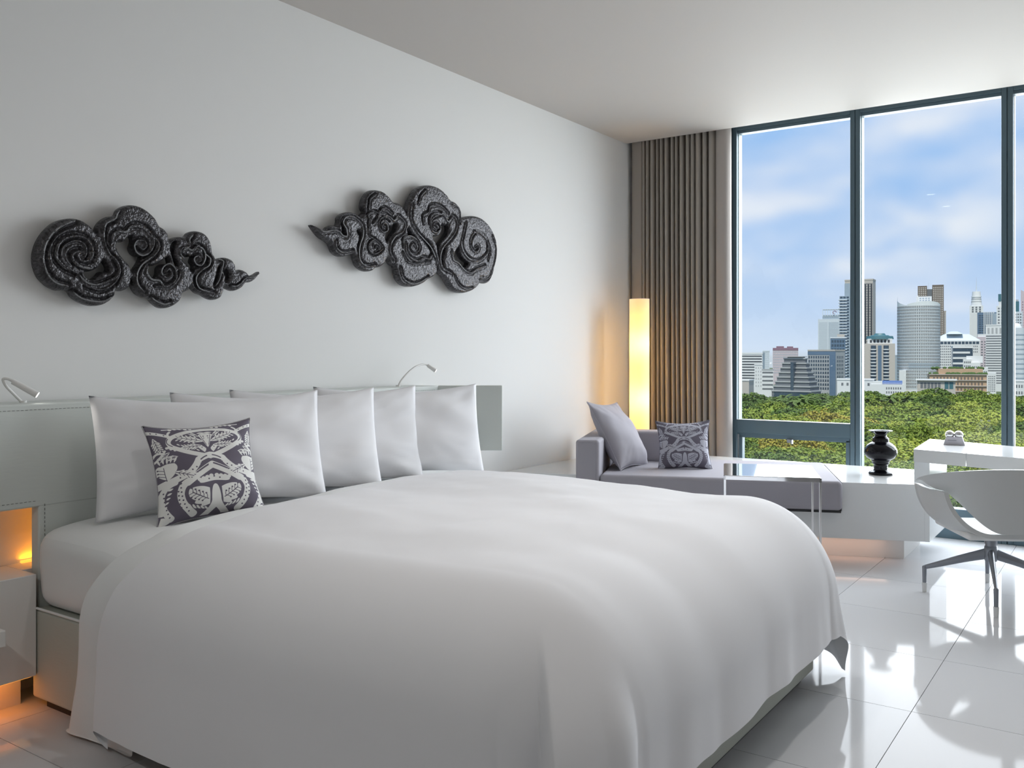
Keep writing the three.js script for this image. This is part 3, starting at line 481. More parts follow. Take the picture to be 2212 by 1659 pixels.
  const ok = (i, j) => { for (let b = -1; b <= 1; b++) for (let a = -1; a <= 1; a++) { const I = i + a, J = j + b; if (I >= 0 && J >= 0 && I < nx && J < ny && inn[J * nx + I]) return true; } return false; };
  for (let j = 0; j + 1 < ny; j++) for (let i = 0; i + 1 < nx; i++) {
    const n = inn[j * nx + i] + inn[j * nx + i + 1] + inn[(j + 1) * nx + i] + inn[(j + 1) * nx + i + 1]; if (!n) continue;
    const a = vert(i, j), b = vert(i + 1, j), c = vert(i + 1, j + 1), d = vert(i, j + 1); ix.push(a, b, c, a, c, d);
  }
  const g = new THREE.BufferGeometry(); g.setAttribute('position', new THREE.Float32BufferAttribute(P, 3)); g.setAttribute('uv', new THREE.Float32BufferAttribute(UV, 2)); g.setIndex(ix); g.computeVertexNormals();
  const walls = []; for (const l of loops) walls.push(grid(l.length, 2, (u, v) => { const p = l[Math.round(u * l.length) % l.length]; return [p.x, p.y, lerp(-0.012, 0.0045, v)]; }, (u, v) => [u * 6, v * 0.05]));
  return merge([g, ...walls]);
}
function cloudSculpture(label, D) {
  const g = thing('wall_sculpture', label, 'wall sculpture', [0.05, D.y, D.z], Math.PI / 2, 'swirling cloud sculptures on the wall');
  const pair = (a) => { const o = []; for (let i = 0; i < a.length; i += 2) o.push([-a[i] / 1000, a[i + 1] / 1000]); return o; };
  const curve = (a, closed) => new THREE.CatmullRomCurve3(pair(a).map(([x, y]) => new THREE.Vector3(x, y, 0)), closed, 'centripetal', 0.5);
  const smooth = (a, n) => curve(a, true).getPoints(n).slice(0, -1);
  const ridges = D.ridges.map(([a, r0, r1]) => ({ pts: curve(a, false).getPoints(a.length * 3), r: (r0 + r1) / 2000 * 1.15 }));
  part('metal_plate', carvedPlate(smooth(D.out, 420), D.holes.map((h) => smooth(h, 60)), ridges), M.iron, g);
  for (const [a, r0, r1] of D.ridges) {
    const q = ridgeGeometry(pair(a), r0 / 1000 * 0.62, r1 / 1000 * 0.62, 0.0335), u = q.attributes.uv; for (let i = 0; i < u.count; i++) u.setXY(i, u.getX(i) * 0.3, u.getY(i) * 2);
    part('raised_scroll', q, M.ironEdge, g);
  }
  for (const [x, y] of [[0.22, 0.1], [-0.22, 0.05]]) part('wall_stud', rod([x, y, -0.05], [x, y, 0.0], 0.008), M.dark, g);
}
cloudSculpture('dark hammered metal cloud sculpture with its big swirl on the left', CLOUD_A);
cloudSculpture('dark hammered metal cloud sculpture with its big swirl near the window', CLOUD_B);

// ---------------------------------------------------------------- reading lamps
function readingLamp(label, stem, headA, headB) {
  const g = thing('reading_lamp', label, 'lamp', [0, 0, 0]);
  part('base', rod([stem[0][0], HB_TOP - 0.004, stem[0][2]], [stem[0][0], HB_TOP + 0.008, stem[0][2]], 0.013), M.whiteMatt, g);
  part('gooseneck', tube(stem, 0.0055, 60, 10), M.whiteMatt, g);
  const h = part('lamp_head', rod(headA, headB, 0.0105, 0.0125, 24), M.whiteMatt, g);
  const d = V3(headB).sub(V3(headA)).normalize(), tip = V3(headB).addScaledVector(d, 0.001);
  part('led_lens', rod(headB, [tip.x, tip.y, tip.z], 0.0105), M.ledWhite, h, 'lit white lens');
  const s = new THREE.SpotLight(lin(1, 0.95, 0.87), 0.07, 0, 0.5, 0.9); s.name = 'reading_lamp'; s.position.copy(V3(headB).addScaledVector(d, 0.012)); s.target.position.copy(V3(headB).addScaledVector(d, 1)); s.shadow.radius = 0.4; s.castShadow = true; scene.add(s, s.target);
}
readingLamp('slim white gooseneck reading lamp on the headboard above the nightstand', [[0.13, 1.135, -1.765], [0.135, 1.172, -1.727], [0.145, 1.21, -1.69], [0.15, 1.229, -1.682], [0.16, 1.229, -1.695], [0.168, 1.218, -1.712]], [0.166, 1.220, -1.708], [0.215, 1.168, -1.775]);
readingLamp('slim white gooseneck reading lamp above the pillow nearest the window', [[0.13, 1.135, -3.885], [0.135, 1.165, -3.90], [0.145, 1.205, -3.938], [0.15, 1.245, -4.005], [0.15, 1.262, -4.075], [0.152, 1.262, -4.105], [0.156, 1.254, -4.125]], [0.155, 1.257, -4.118], [0.185, 1.224, -4.155]);

// ---------------------------------------------------------------- window ledge
const LU = [0.928, -0.372], LB = [-0.372, -0.928];           // along the ledge front, and back from it
const DB0 = [0.527, -5.205];                                  // daybed corner: front, wall side
const db = (a, b) => [DB0[0] + LU[0] * a + LB[0] * b, DB0[1] + LU[1] * a + LB[1] * b];
{
  const LT = 0.507, LOW = 0.15, NOTCH = 0.322, bk = -6.87;
  const front = (x) => -5.09 - 0.4015 * x;
  const g = thing('window_ledge', 'long glossy white ledge tapering along the window wall', 'ledge');
  const ov = -0.3, c1 = db(-0.006, ov), c2 = db(-0.006, 1.06), c3 = db(1.699, 1.06), c4 = db(1.699, ov);        // cut for the daybed
  const brush = (g) => { const b = new Brush(flat(g)); b.updateMatrixWorld(); return b; };
  const cut = new Evaluator().evaluate(brush(prism([[0.002, front(0.002)], [2.524, front(2.524)], [2.515, bk], [0.002, bk]], LOW, LT, 0.002)), brush(prism([c1, c4, c3, c2], NOTCH, LT + 0.2, 0)), SUBTRACTION);
  part('ledge_body', cut.geometry, M.white, g);
  part('toe_kick', prism([[0.002, -5.30], [2.376, -6.246], [2.37, -6.80], [0.002, -6.80]], 0, LOW, 0.001), M.whiteMatt, g);
  part('light_strip', prism([[0.4, -5.40], [2.30, -6.158], [2.305, -6.148], [0.405, -5.39]], LOW - 0.012, LOW - 0.004, 0.001), M.ledSoft, g, 'warm strip hidden under the ledge');
  const l = new THREE.RectAreaLight(lin(1.0, 0.62, 0.46), 2.4, 2.0, 0.04); l.name = 'ledge_strip'; l.position.set(1.36, LOW - 0.02, -5.765); l.rotation.order = 'YXZ'; l.rotation.set(-Math.PI / 2, Math.atan2(0.372, 0.928), 0); scene.add(l);
}
// ---------------------------------------------------------------- daybed
const DB_TURN = Math.atan2(0.372, 0.928);
{
  const g = thing('daybed', 'grey upholstered daybed with a low L-shaped back set on the ledge', 'daybed', [DB0[0], 0, DB0[1]], DB_TURN);
  part('base_board', rboxAt(0.165, 1.685, 0.323, 0.336, -1.04, -0.012, 0.003), M.dark, g);
  part('seat_cushion', rboxAt(0.163, 1.692, 0.336, 0.523, -1.05, 0, 0.028, 5), M.sofa, g);
  part('arm', rboxAt(0, 0.16, 0.326, 0.75, -1.03, 0, 0.022, 5), M.sofa, g);
  part('back', rboxAt(0.155, 0.80, 0.515, 0.745, -1.035, -0.845, 0.022, 5), M.sofa, g);
  part('piping', merge([tube([[0.135, 0.345, 0.001], [0.137, 0.55, 0.001], [0.137, 0.715, 0.001], [0.12, 0.735, 0.0005], [0.025, 0.735, 0.0005]], 0.0018, 40, 6)]), M.sofa, g);
}
leanPillow('cushion', 'large plain grey cushion leaning in the corner of the daybed', 'cushion', pillowGeometry(0.53, 0.53, 0.20, { seed: 21, pinch: 0.09, wr: 0.007 }), M.sofa, [0.59, -5.49], [0.53, -6.02], 0.745, 0.52, -0.06, seamTube(0.53, 0.53, 0.09, 0.003));
leanPillow('patterned_cushion', 'square cushion with a grey damask print in two greys on the daybed', 'cushion', pillowGeometry(0.38, 0.36, 0.13, { seed: 24, pinch: 0.12, wr: 0.004 }), printB, [0.83, -5.83], [1.15, -6.00], 0.68, 0.30, 0.03, seamTube(0.38, 0.36, 0.12, 0.002));
// ---------------------------------------------------------------- chrome side table
{
  const g = thing('side_table', 'square polished chrome side table in front of the daybed', 'side table', [1.70, 0, -4.862], 0.375);
  const w = 0.525, d = 0.585, h = 0.64, t = 0.02;
  part('top', rboxAt(0.004, w - 0.004, h - 0.008, h, -d + 0.004, -0.004, 0.002), M.chrome, g);
  part('apron', merge([boxAt(0, w, h - 0.024, h - 0.004, -t, 0), boxAt(0, w, h - 0.024, h - 0.004, -d, -d + t), boxAt(0, t * 0.6, h - 0.024, h - 0.004, -d, 0), boxAt(w - t * 0.6, w, h - 0.024, h - 0.004, -d, 0)]), M.chrome, g);
  for (const [a, b] of [[0, -t], [w - 0.014, -t], [0.002, -d + 0.02], [w - 0.004, -d]]) part('leg', rboxAt(a, a + 0.014, 0, h - 0.02, b, b + t, 0.002, 2), M.chrome, g);
}
// ---------------------------------------------------------------- floor lamp, curtain
{
  const g = thing('floor_lamp', 'tall cylindrical warm-lit column lamp between wall and curtain', 'lamp', [0.30, 0.507, -6.6]);
  const r = 0.0805, h = 1.262, shadeM = phys(lin(0.92, 0.84, 0.68), 0.95, { transmission: 0.55, thickness: 0, emissive: lin(1.0, 0.53, 0.17), emissiveIntensity: 0.62, side: THREE.DoubleSide });
  part('base', rod([0, 0, 0], [0, 0.02, 0], r, r, 40), M.steel, g);
  part('shade', new THREE.CylinderGeometry(r, r, h - 0.02, 56, 1, true).translate(0, 0.02 + (h - 0.02) / 2, 0), shadeM, g, 'glowing pale paper cylinder');
  part('shade_rim', merge([new THREE.TorusGeometry(r, 0.0018, 8, 56).rotateX(Math.PI / 2).translate(0, h, 0)]), M.whiteMatt, g);
  part('pole', rod([0, 0.02, 0], [0, 1.1, 0], 0.006), M.steel, g);
  for (const y of [0.455, 0.90]) {
    part('bulb', new THREE.SphereGeometry(0.028, 20, 14).translate(0.012, y, 0), std(lin(1, 0.9, 0.7), 0.5, { emissive: lin(1, 0.78, 0.42), emissiveIntensity: 6 }), g);
    const p = new THREE.PointLight(lin(1.0, 0.56, 0.09), 0.58); p.name = 'floor_lamp'; p.position.set(0.312, 0.507 + y, -6.6); p.castShadow = true; p.shadow.radius = 1.3; scene.add(p);
  }
}
{
  const g = thing('curtain', 'floor-length taupe curtain in deep folds beside the window', 'curtain');
  const r = rng(5), xs = [[0.035, -6.985], [0.05, -6.972], [0.13, -6.97]]; let x = 0.14;
  const widths = [0.034, 0.038, 0.056, 0.036, 0.038, 0.058, 0.040, 0.042, 0.056, 0.042, 0.044, 0.058, 0.05];
  for (const w of widths) { const q = 0.5 + 0.16 * r(); xs.push([x, -6.972 - 0.012 * r()], [x + w * q * 0.5, -6.958], [x + w * q, -6.968 - 0.01 * r()], [x + w * (q + 0.05), -7.03], [x + w * (q + 0.12), -7.085], [x + w * 0.9, -7.085], [x + w * 0.97, -7.03]); x += w; if (x > 0.72) break; }
  xs.push([0.735, -6.985], [0.765, -6.992], [0.79, -7.045]);
  const cv = new THREE.CatmullRomCurve3(xs.map(([a, b]) => new THREE.Vector3(a, 0, b)), false, 'centripetal');
  const sheetG = (c, sway) => grid(620, 30, (u, v) => { const p = c.getPoint(u), y = 0.012 + v * 3.36, k = 1 - v; return [p.x + sway * k * k * Math.sin(u * 3), y, p.z + 0.008 * k * noise(u * 9, v * 2, 3)]; }, (u, v) => [u * 2, v * 3.4]);
  part('curtain_panel', sheetG(cv, 0.02), M.curtain, g);
  const c2 = new THREE.CatmullRomCurve3([[0.72, -7.05], [0.75, -7.06], [0.78, -7.03], [0.80, -6.985], [0.84, -6.975], [0.885, -6.985], [0.905, -7.02], [0.90, -7.06]].map(([a, b]) => new THREE.Vector3(a, 0, b)));
  part('lining_edge', grid(60, 30, (u, v) => { const p = c2.getPoint(u), k = 1 - v; return [p.x + 0.012 * sstep(0.25, 1, k) * u, 0.012 + v * 3.36, p.z]; }), M.curtainLining, g, 'paler leading edge with its lining');
  part('track', boxAt(0.02, 2.6, 3.375, 3.395, -7.04, -7.0), M.whiteMatt, g);
}
// ---------------------------------------------------------------- vase
solo('vase', lathe([[0.001, 0.0], [0.076, 0.0], [0.079, 0.006], [0.076, 0.014], [0.062, 0.022], [0.047, 0.03], [0.043, 0.038], [0.047, 0.044], [0.043, 0.050], [0.046, 0.058], [0.043, 0.066], [0.052, 0.072], [0.055, 0.078], [0.052, 0.084], [0.058, 0.09], [0.062, 0.096], [0.059, 0.1], [0.072, 0.104], [0.09, 0.115], [0.101, 0.132], [0.106, 0.152], [0.103, 0.172], [0.092, 0.192], [0.072, 0.21], [0.055, 0.22], [0.05, 0.224], [0.054, 0.229], [0.05, 0.236], [0.054, 0.242], [0.046, 0.25], [0.037, 0.26], [0.037, 0.27], [0.045, 0.282], [0.062, 0.292], [0.075, 0.296], [0.076, 0.298], [0.073, 0.299], [0.058, 0.294], [0.038, 0.28], [0.03, 0.265], [0.03, 0.24], [0.001, 0.235]], 64), M.ceramic, 'glossy black ribbed baluster vase on the white ledge', 'vase', [2.184, 0.507, -6.463]);
// ---------------------------------------------------------------- desk and its gadget
{
  const g = thing('desk', 'white angled desk standing on a box leg at the end of the ledge', 'desk');
  const T = 0.737, fl = [2.482, -5.99], fd = [0.9593, 0.2826], bl = [2.435, -6.78], bd = [0.910, 0.4146], th = 0.078;
  const f = (a) => [fl[0] + fd[0] * a, fl[1] + fd[1] * a], b = (a) => [bl[0] + bd[0] * a, bl[1] + bd[1] * a];
  part('desk_top', prism([fl, f(0.316), b(0.30), bl], T - th, T, 0.0015), M.white, g);
  part('desk_top', prism([f(0.3185), f(1.93), b(1.98), b(0.3025)], T - th, T, 0.0015), M.white, g);
  const fr = (x) => -5.09 - 0.4015 * x; part('box_leg', merge([prism([[2.468, fr(2.468)], [2.551, fr(2.551)], [2.545, -6.77], [2.462, -6.77]], 0.5075, T - th, 0), prism([[2.5245, fr(2.5245)], [2.551, fr(2.551)], [2.545, -6.77], [2.517, -6.77]], 0.15, 0.5075, 0)]), M.white, g);
  const e0 = f(1.84), e1 = b(1.89); part('end_leg', prism([[e0[0], e0[1]], f(1.925), b(1.975), e1], 0, T - th, 0.0015), M.white, g);
  const s = thing('desk_speaker', 'small silver wedge-shaped desk gadget topped by two chrome balls', 'speaker', [2.6445, T, -6.42], 0.12);
  const sh = new THREE.Shape([[-0.064, 0], [0.064, 0], [0.047, 0.053], [-0.047, 0.053]].map(([x, y]) => new THREE.Vector2(x, y)));
  part('body', new THREE.ExtrudeGeometry(sh, { depth: 0.05, bevelEnabled: true, bevelThickness: 0.002, bevelSize: 0.002, bevelOffset: -0.002, bevelSegments: 2 }).translate(0, 0, -0.025), std(lin(0.52, 0.50, 0.55), 0.4, { metalness: 0.25 }), s);
  const c = document.createElement('canvas'); c.width = 256; c.height = 32; const x = c.getContext('2d'); x.fillStyle = '#b9b6c0'; x.fillRect(0, 0, 256, 32); x.fillStyle = '#77737f'; for (let i = 0; i < 22; i++) x.fillRect(10 + i * 11, 12 - (i % 3), 7, 8 + (i % 3)); const tx = new THREE.CanvasTexture(c); tx.colorSpace = THREE.SRGBColorSpace;
  part('engraved_line', new THREE.BoxGeometry(0.052, 0.005, 0.0006).translate(-0.012, 0.031, 0.0274), std(lin(0.7, 0.7, 0.7), 0.5, { map: tx }), s);
  for (const dx of [-0.026, 0.026]) part('chrome_ball', new THREE.SphereGeometry(0.0265, 32, 20).translate(dx, 0.066, 0), M.chrome, s);
}
// ---------------------------------------------------------------- swivel chair
{
  const g = thing('swivel_chair', 'white moulded swivel armchair on a four-star steel base at the desk', 'chair', [2.965, 0, -5.49], Math.atan2(0.481, 0.877));   // local +z is the chair's back
  // seat bucket: U section whose sides rise into arms
  const bucket = (off) => (u, v) => {
    const s = u * 2 - 1, a = Math.abs(s), front = v;           // v 0 back .. 1 front
    const hw = lerp(0.24, 0.272, Math.sin(Math.PI * Math.min(1, front * 1.1)));
    const ang = a * 1.72, R = 0.17, fl = hw - R * 1.0;
    let x, y; const arc = a < 0.42 ? 0 : (a - 0.42) / 0.58;
    if (a < 0.42) { x = fl * a / 0.42 * 1.25; y = 0; } else { const th = arc * 1.62; x = fl * 1.25 + R * Math.sin(th) * (1 + 0.3 * arc); y = R * (1 - Math.cos(th)) + arc * arc * 0.075; }
    const z = lerp(0.27, -0.30, front) * (1 - 0.20 * arc) - arc * 0.03;
    y += 0.05 * sstep(0.75, 0, front) * 0.6 * (1 - arc) - 0.015 * sstep(0.6, 1, front) + 0.035 * sstep(0.5, 0, v) * 0;
    return [Math.sign(s) * (x + off * Math.sin(arc * 1.6)), 0.345 + y + off * Math.cos(arc * 1.6) * -1, z];
  };
  const shellSheet = (f, th, nu, nv, d) => {                   // closed shell of thickness th around sheet f(off)
    const A = grid(nu, nv, f(0)), B = grid(nu, nv, f(-th)); const ib = B.index.array; for (let i = 0; i < ib.length; i += 3) { const t = ib[i + 1]; ib[i + 1] = ib[i + 2]; ib[i + 2] = t; }
    const rim = []; const P = (G, i, j) => { const k = j * (nu + 1) + i, p = G.attributes.position; return [p.getX(k), p.getY(k), p.getZ(k)]; };
    const loop = []; for (let i = 0; i < nu; i++) loop.push([i, 0]); for (let j = 0; j < nv; j++) loop.push([nu, j]); for (let i = nu; i > 0; i--) loop.push([i, nv]); for (let j = nv; j > 0; j--) loop.push([0, j]); loop.push([0, 0]);
    const R = grid(loop.length - 1, 1, (u, v) => { const [i, j] = loop[Math.round(u * (loop.length - 1))]; return v < 0.5 ? P(A, i, j) : P(B, i, j); });
    const m = mergeVertices(mergeGeometries([A, B, R].map((q) => { q.deleteAttribute('normal'); q.deleteAttribute('uv'); return q; })), 1e-5); const c = toCreasedNormals(m, 0.7);
    const uv = new Float32Array(c.attributes.position.count * 2); for (let i = 0; i < uv.length / 2; i++) { uv[2 * i] = c.attributes.position.getX(i) * 3; uv[2 * i + 1] = c.attributes.position.getY(i) * 3; } c.setAttribute('uv', new THREE.BufferAttribute(uv, 2)); return c;
  };
  part('seat_shell', shellSheet(bucket, 0.022, 60, 36), M.shell, g);
  part('seat_pad', rboxAt(-0.20, 0.20, 0.352, 0.392, -0.27, 0.22, 0.018, 4), M.seatPad, g);
  // back: a wide band curving round from arm to arm
  const back = (off) => (u, v) => {
    const a = (u * 2 - 1) * 1.78, c = Math.cos(a), tip = Math.abs(u * 2 - 1);
    const R = 0.312 + off + 0.03 * v, x = Math.sin(a) * R * 1.09, z = c * R * 0.98 - 0.02;
    const top = 0.735 - 0.115 * Math.pow(tip, 1.9), bot = lerp(0.40, 0.60, sstep(0.08, 0.62, tip)) + 0.03 * sstep(0.6, 1, tip);
    return [x, lerp(bot, top, v), z];
  };
  part('backrest', shellSheet(back, 0.026, 80, 22), M.shell, g);
  part('column', merge([rod([0, 0.30, 0], [0, 0.345, 0], 0.032, 0.032, 28), rod([0, 0.21, 0], [0, 0.30, 0], 0.028, 0.028, 28)]), M.steel, g);
  part('hub', lathe([[0.001, 0.20], [0.03, 0.205], [0.036, 0.225], [0.034, 0.26], [0.031, 0.285], [0.001, 0.29]], 28), M.steel, g);
  const ch = Math.atan2(0.481, 0.877);
  for (let k = 0; k < 4; k++) {
    const w = [[-0.323, 0.049], [0.068, 0.372], [0.335, -0.06], [-0.063, -0.38]][k], q = [w[0] * Math.cos(ch) - w[1] * Math.sin(ch), w[0] * Math.sin(ch) + w[1] * Math.cos(ch)];
    const arm = merge([taperTube([[q[0] * 0.05, 0.243, q[1] * 0.05], [q[0] * 0.4, 0.206, q[1] * 0.4], [q[0] * 0.8, 0.160, q[1] * 0.8], [q[0] * 1.0, 0.137, q[1] * 1.0]], (v) => lerp(0.030, 0.012, Math.pow(v, 0.8)), 30, 12, 0.62), new THREE.SphereGeometry(0.0125, 16, 10).translate(q[0], 0.136, q[1]), rod([q[0], 0.05, q[1]], [q[0], 0.137, q[1]], 0.0105, 0.0122)]);
    const l = part('leg', arm, M.steel, g); part('glide', rod([q[0], 0, q[1]], [q[0], 0.052, q[1]], 0.0115, 0.0135), M.seatPad, l, 'white plastic glide');
  }
}
// ---------------------------------------------------------------- the park below the window
const GROUND = -24;
struct('ground', prism([[-700, 10], [900, 10], [900, -1700], [-700, -1700]], GROUND - 0.5, GROUND, 0), std(lin(0.07, 0.10, 0.035), 0.95));
const CAMF = [-Math.sin(YAW), -Math.cos(YAW)], CAMR = [Math.cos(YAW), -Math.sin(YAW)];    // the view's compass, only to lay the park out in rows away from the hotel
const leafMat = (r, g, b) => phys(lin(r, g, b), 0.9, { transmission: 0.16, thickness: 0, vertexColors: true, side: THREE.DoubleSide, specularIntensity: 0.35 });
function crownGeometry(seed, rx, ry, blobs, perBlob, leaf, gaps = 0.0) {
  const r = rng(seed), p = [], c = [], ix = [];
  const rnd = () => r() * 2 - 1, v = new THREE.Vector3(), n = new THREE.Vector3(), a = new THREE.Vector3(), b = new THREE.Vector3();
  for (let k = 0; k < blobs; k++) {
    const gy = 1 - (k + 0.5) / blobs * 1.35, ph = k * 2.39996 + rnd() * 0.5, q = Math.sqrt(Math.max(0, 1 - gy * gy)), rad = 0.78 + 0.22 * r();
    const bc = new THREE.Vector3(Math.cos(ph) * q * rx * rad, gy * ry * rad, Math.sin(ph) * q * rx * rad), br = (0.82 + 0.62 * r()) * rx / 6, tone = 0.95 + 0.1 * r();
    for (let i = 0; i < perBlob; i++) {
      n.set(rnd(), rnd() * 0.9 + 0.45, rnd()).normalize(); v.copy(bc).addScaledVector(n, br * (0.72 + 0.4 * r()));
      const l = leaf * (0.6 + 0.8 * r()), w = l * 0.45;
      n.add(new THREE.Vector3(rnd() * 0.7, rnd() * 0.5 + 0.2, rnd() * 0.7)).normalize(); a.set(rnd(), rnd() * 0.5, rnd()).cross(n).normalize(); b.crossVectors(n, a);
      const o = p.length / 3, droop = n.clone().multiplyScalar(-l * 0.22);
      for (const [s, t, d] of [[-0.5, 0, 1], [0, -0.5, 0], [0.5, 0, 1], [0, 0.5, 0]]) p.push(v.x + a.x * s * l + b.x * t * w * 2 + droop.x * d, v.y + a.y * s * l + b.y * t * w * 2 + droop.y * d, v.z + a.z * s * l + b.z * t * w * 2 + droop.z * d);
      const e = tone * (0.88 + 0.24 * r()), y = 0.92 + 0.2 * r(); for (let m = 0; m < 4; m++) c.push(e * y, e, e * 0.9);
      ix.push(o, o + 1, o + 2, o, o + 2, o + 3);
    }
  }
  const g = new THREE.BufferGeometry(); g.setAttribute('position', new THREE.Float32BufferAttribute(p, 3)); g.setAttribute('color', new THREE.Float32BufferAttribute(c, 3)); g.setIndex(ix); g.computeVertexNormals(); return g;
}
function coreGeometry(seed, rx, ry) {
  const g = new THREE.IcosahedronGeometry(1, 3), p = g.attributes.position;
  for (let i = 0; i < p.count; i++) { const x = p.getX(i), y = p.getY(i), z = p.getZ(i), k = 0.66 + 0.16 * noise(x * 2.2 + seed, y * 2.2, z * 2.2); p.setXYZ(i, x * rx * k, y * ry * k, z * rx * k); }
  g.deleteAttribute('uv'); g.computeVertexNormals(); return mergeVertices(g);
}
const bark = std(lin(0.11, 0.085, 0.06), 0.95), coreMat = new Map();
const KIND = [
  { name: 'broadleaf_tree', label: 'bright yellow-green broadleaf tree in the park canopy below the window', mat: leafMat(0.33, 0.38, 0.075), v: [] },
  { name: 'broadleaf_tree', label: 'mid-green broadleaf tree in the park canopy below the window', mat: leafMat(0.22, 0.29, 0.058), v: [] },
  { name: 'broadleaf_tree', label: 'dark green dense tree in the park canopy below the window', mat: leafMat(0.105, 0.17, 0.042), v: [] },
  { name: 'broadleaf_tree', label: 'olive tree with rust-coloured leaf tips in the park canopy', mat: leafMat(0.37, 0.33, 0.07), v: [] },
];
const CROWNS = [0, 1, 2, 3].map((i) => ({ rx: 6.2, ry: 4.4, near: crownGeometry(31 + i, 6.2, 4.4, 104, 230, 0.25), mid: crownGeometry(41 + i, 6.2, 4.4, 90, 96, 0.40), far: crownGeometry(51 + i, 6.2, 4.4, 72, 38, 0.66), core: coreGeometry(i * 3.3, 6.2, 4.4) }));
const trunkG = merge([rod([0, 0, 0], [0, 9, 0], 0.45, 0.28, 9), rod([0, 5, 0], [2.6, 9.2, 0.8], 0.22, 0.12, 7), rod([0, 5.5, 0], [-2.2, 9.4, -1.1], 0.22, 0.12, 7)]);
{
  const r = rng(77); let row = 0;
  for (let D = 70; D < 345; D += 8.5 + D * 0.014, row++) {
    const a0 = 0.17 * D - 8, a1 = 0.60 * D + 10, step = 10.2 + D * 0.006;
    for (let a = a0 + (row % 2) * step * 0.5; a < a1; a += step) {
      const d = D + (r() - 0.5) * 5, s = a + (r() - 0.5) * 5, x = CAM_X + CAMF[0] * d + CAMR[0] * s, z = CAMF[1] * d + CAMR[1] * s, q = r();
      const clump = noise(x * 0.03 + 5, z * 0.03, 3);
      let k = q < 0.40 + clump ? 0 : q < 0.76 ? 1 : q < 0.93 ? 2 : 3; if (D > 285) k = q < 0.6 ? 2 : 1; if (D < 128 && s < 0.297 * D && q < 0.92) k = 2;
      const K = KIND[k], lod = D < 106 ? 'near' : D < 200 ? 'mid' : 'far', ci = Math.floor(r() * 4), key = ci + lod;
      let t = K.v[key];
      const scale = 0.88 + 0.36 * r(), lift = lerp(0.80, 0.645, sstep(90, 300, D)) + 0.14 * r() + (D > 300 && r() < 0.25 ? 0.16 : 0);
      if (!t) {
        t = K.v[key] = thing(K.name, K.label, 'tree', [0, 0, 0], 0, K.label.split(' in the ')[0] + ' in the park');
        part('trunk', trunkG, bark, t); const cr = stuffPart('crown', CROWNS[ci][lod], K.mat, t); cr.position.y = 9.4; const co = stuffPart('inner_foliage', CROWNS[ci].core, coreMat.get(K) ?? coreMat.set(K, std(K.mat.color.clone().multiplyScalar(1), 1)).get(K), cr);
      } else { const c = t.clone(); c.name = numbered(K.name); scene.add(c); t = c; }
      t.position.set(x, GROUND, z); t.rotation.y = r() * 6.28; t.scale.set(scale * 0.93, lift + (r() - 0.5) * 0.16, scale * 0.93);
    }
  }
}
{
  const frond = (seed) => { const r = rng(seed), list = []; for (let k = 0; k < 22; k++) { const ph = k * 2.4 + r(), up = 0.9 - 1.5 * (k / 22), L = 3.4 + r() * 0.8; list.push(grid(2, 6, (u, v) => { const s = v * L, w = 0.55 * Math.sin(Math.PI * Math.min(1, v * 0.9 + 0.08)) * (u - 0.5) * 2, y = up * s - 0.17 * s * s - Math.abs(w) * 0.35, h = s * 0.86; return [Math.cos(ph) * h - Math.sin(ph) * w, y, Math.sin(ph) * h + Math.cos(ph) * w]; })); } return merge(list); };
  const r = rng(9), palmMat = phys(lin(0.12, 0.17, 0.05), 0.85, { specularIntensity: 0.15, transmission: 0.15, thickness: 0, side: THREE.DoubleSide }); let proto;
  for (let i = 0; i < 18; i++) {
    const D = 268 + r() * 40, s = D * (0.285 + 0.165 * (i / 18) + 0.01 * r());
    let t;
    if (!proto) { t = proto = thing('palm_tree', 'grey-green palm in the row of palms before the city', 'palm tree', [0, 0, 0], 0, 'palms at the far edge of the park'); part('trunk', rod([0, 0, 0], [0, 10.8, 0], 0.3, 0.18, 8), bark, t); const f = stuffPart('fronds', frond(3), palmMat, t); f.position.y = 10.8; }
    else { t = proto.clone(); t.name = numbered('palm_tree'); scene.add(t); }
    t.position.set(CAM_X + CAMF[0] * D + CAMR[0] * s, GROUND, CAMF[1] * D + CAMR[1] * s); t.rotation.y = r() * 6; t.scale.set(1.15, 0.9 + 0.14 * r(), 1.15);
  }
}
// ---------------------------------------------------------------- the city beyond the park
const C = {  // pale and mist paints carry the distance haze in their colour
  white: std(lin(0.66, 0.66, 0.66), 0.8), pale: std(lin(0.55, 0.59, 0.63), 0.8), silver: std(lin(0.27, 0.28, 0.29), 0.5), grey: std(lin(0.38, 0.385, 0.39), 0.85), dim: std(lin(0.14, 0.15, 0.165), 0.8), warm: std(lin(0.47, 0.43, 0.39), 0.85),
  glass: std(lin(0.055, 0.085, 0.12), 0.15, { metalness: 0.2 }), dark: std(lin(0.045, 0.05, 0.06), 0.3), blue: std(lin(0.11, 0.17, 0.25), 0.2), mist: std(lin(0.30, 0.36, 0.42), 0.4), teal: std(lin(0.05, 0.14, 0.17), 0.5), pink: std(lin(0.52, 0.44, 0.47), 0.8), plum: std(lin(0.24, 0.14, 0.19), 0.8),
  brown: std(lin(0.15, 0.12, 0.10), 0.8), orange: std(lin(0.46, 0.31, 0.20), 0.85), roofWhite: std(lin(0.56, 0.62, 0.66), 0.6), blueRoof: std(lin(0.07, 0.12, 0.28), 0.5), plants: std(lin(0.06, 0.11, 0.03), 1),
};
function site(name, label, [x, z, , , turn]) { const g = thing(name, label, 'building', [x, GROUND, z], Math.atan2(CAM_X - x, -z) + turn * Math.PI / 180); return g; }
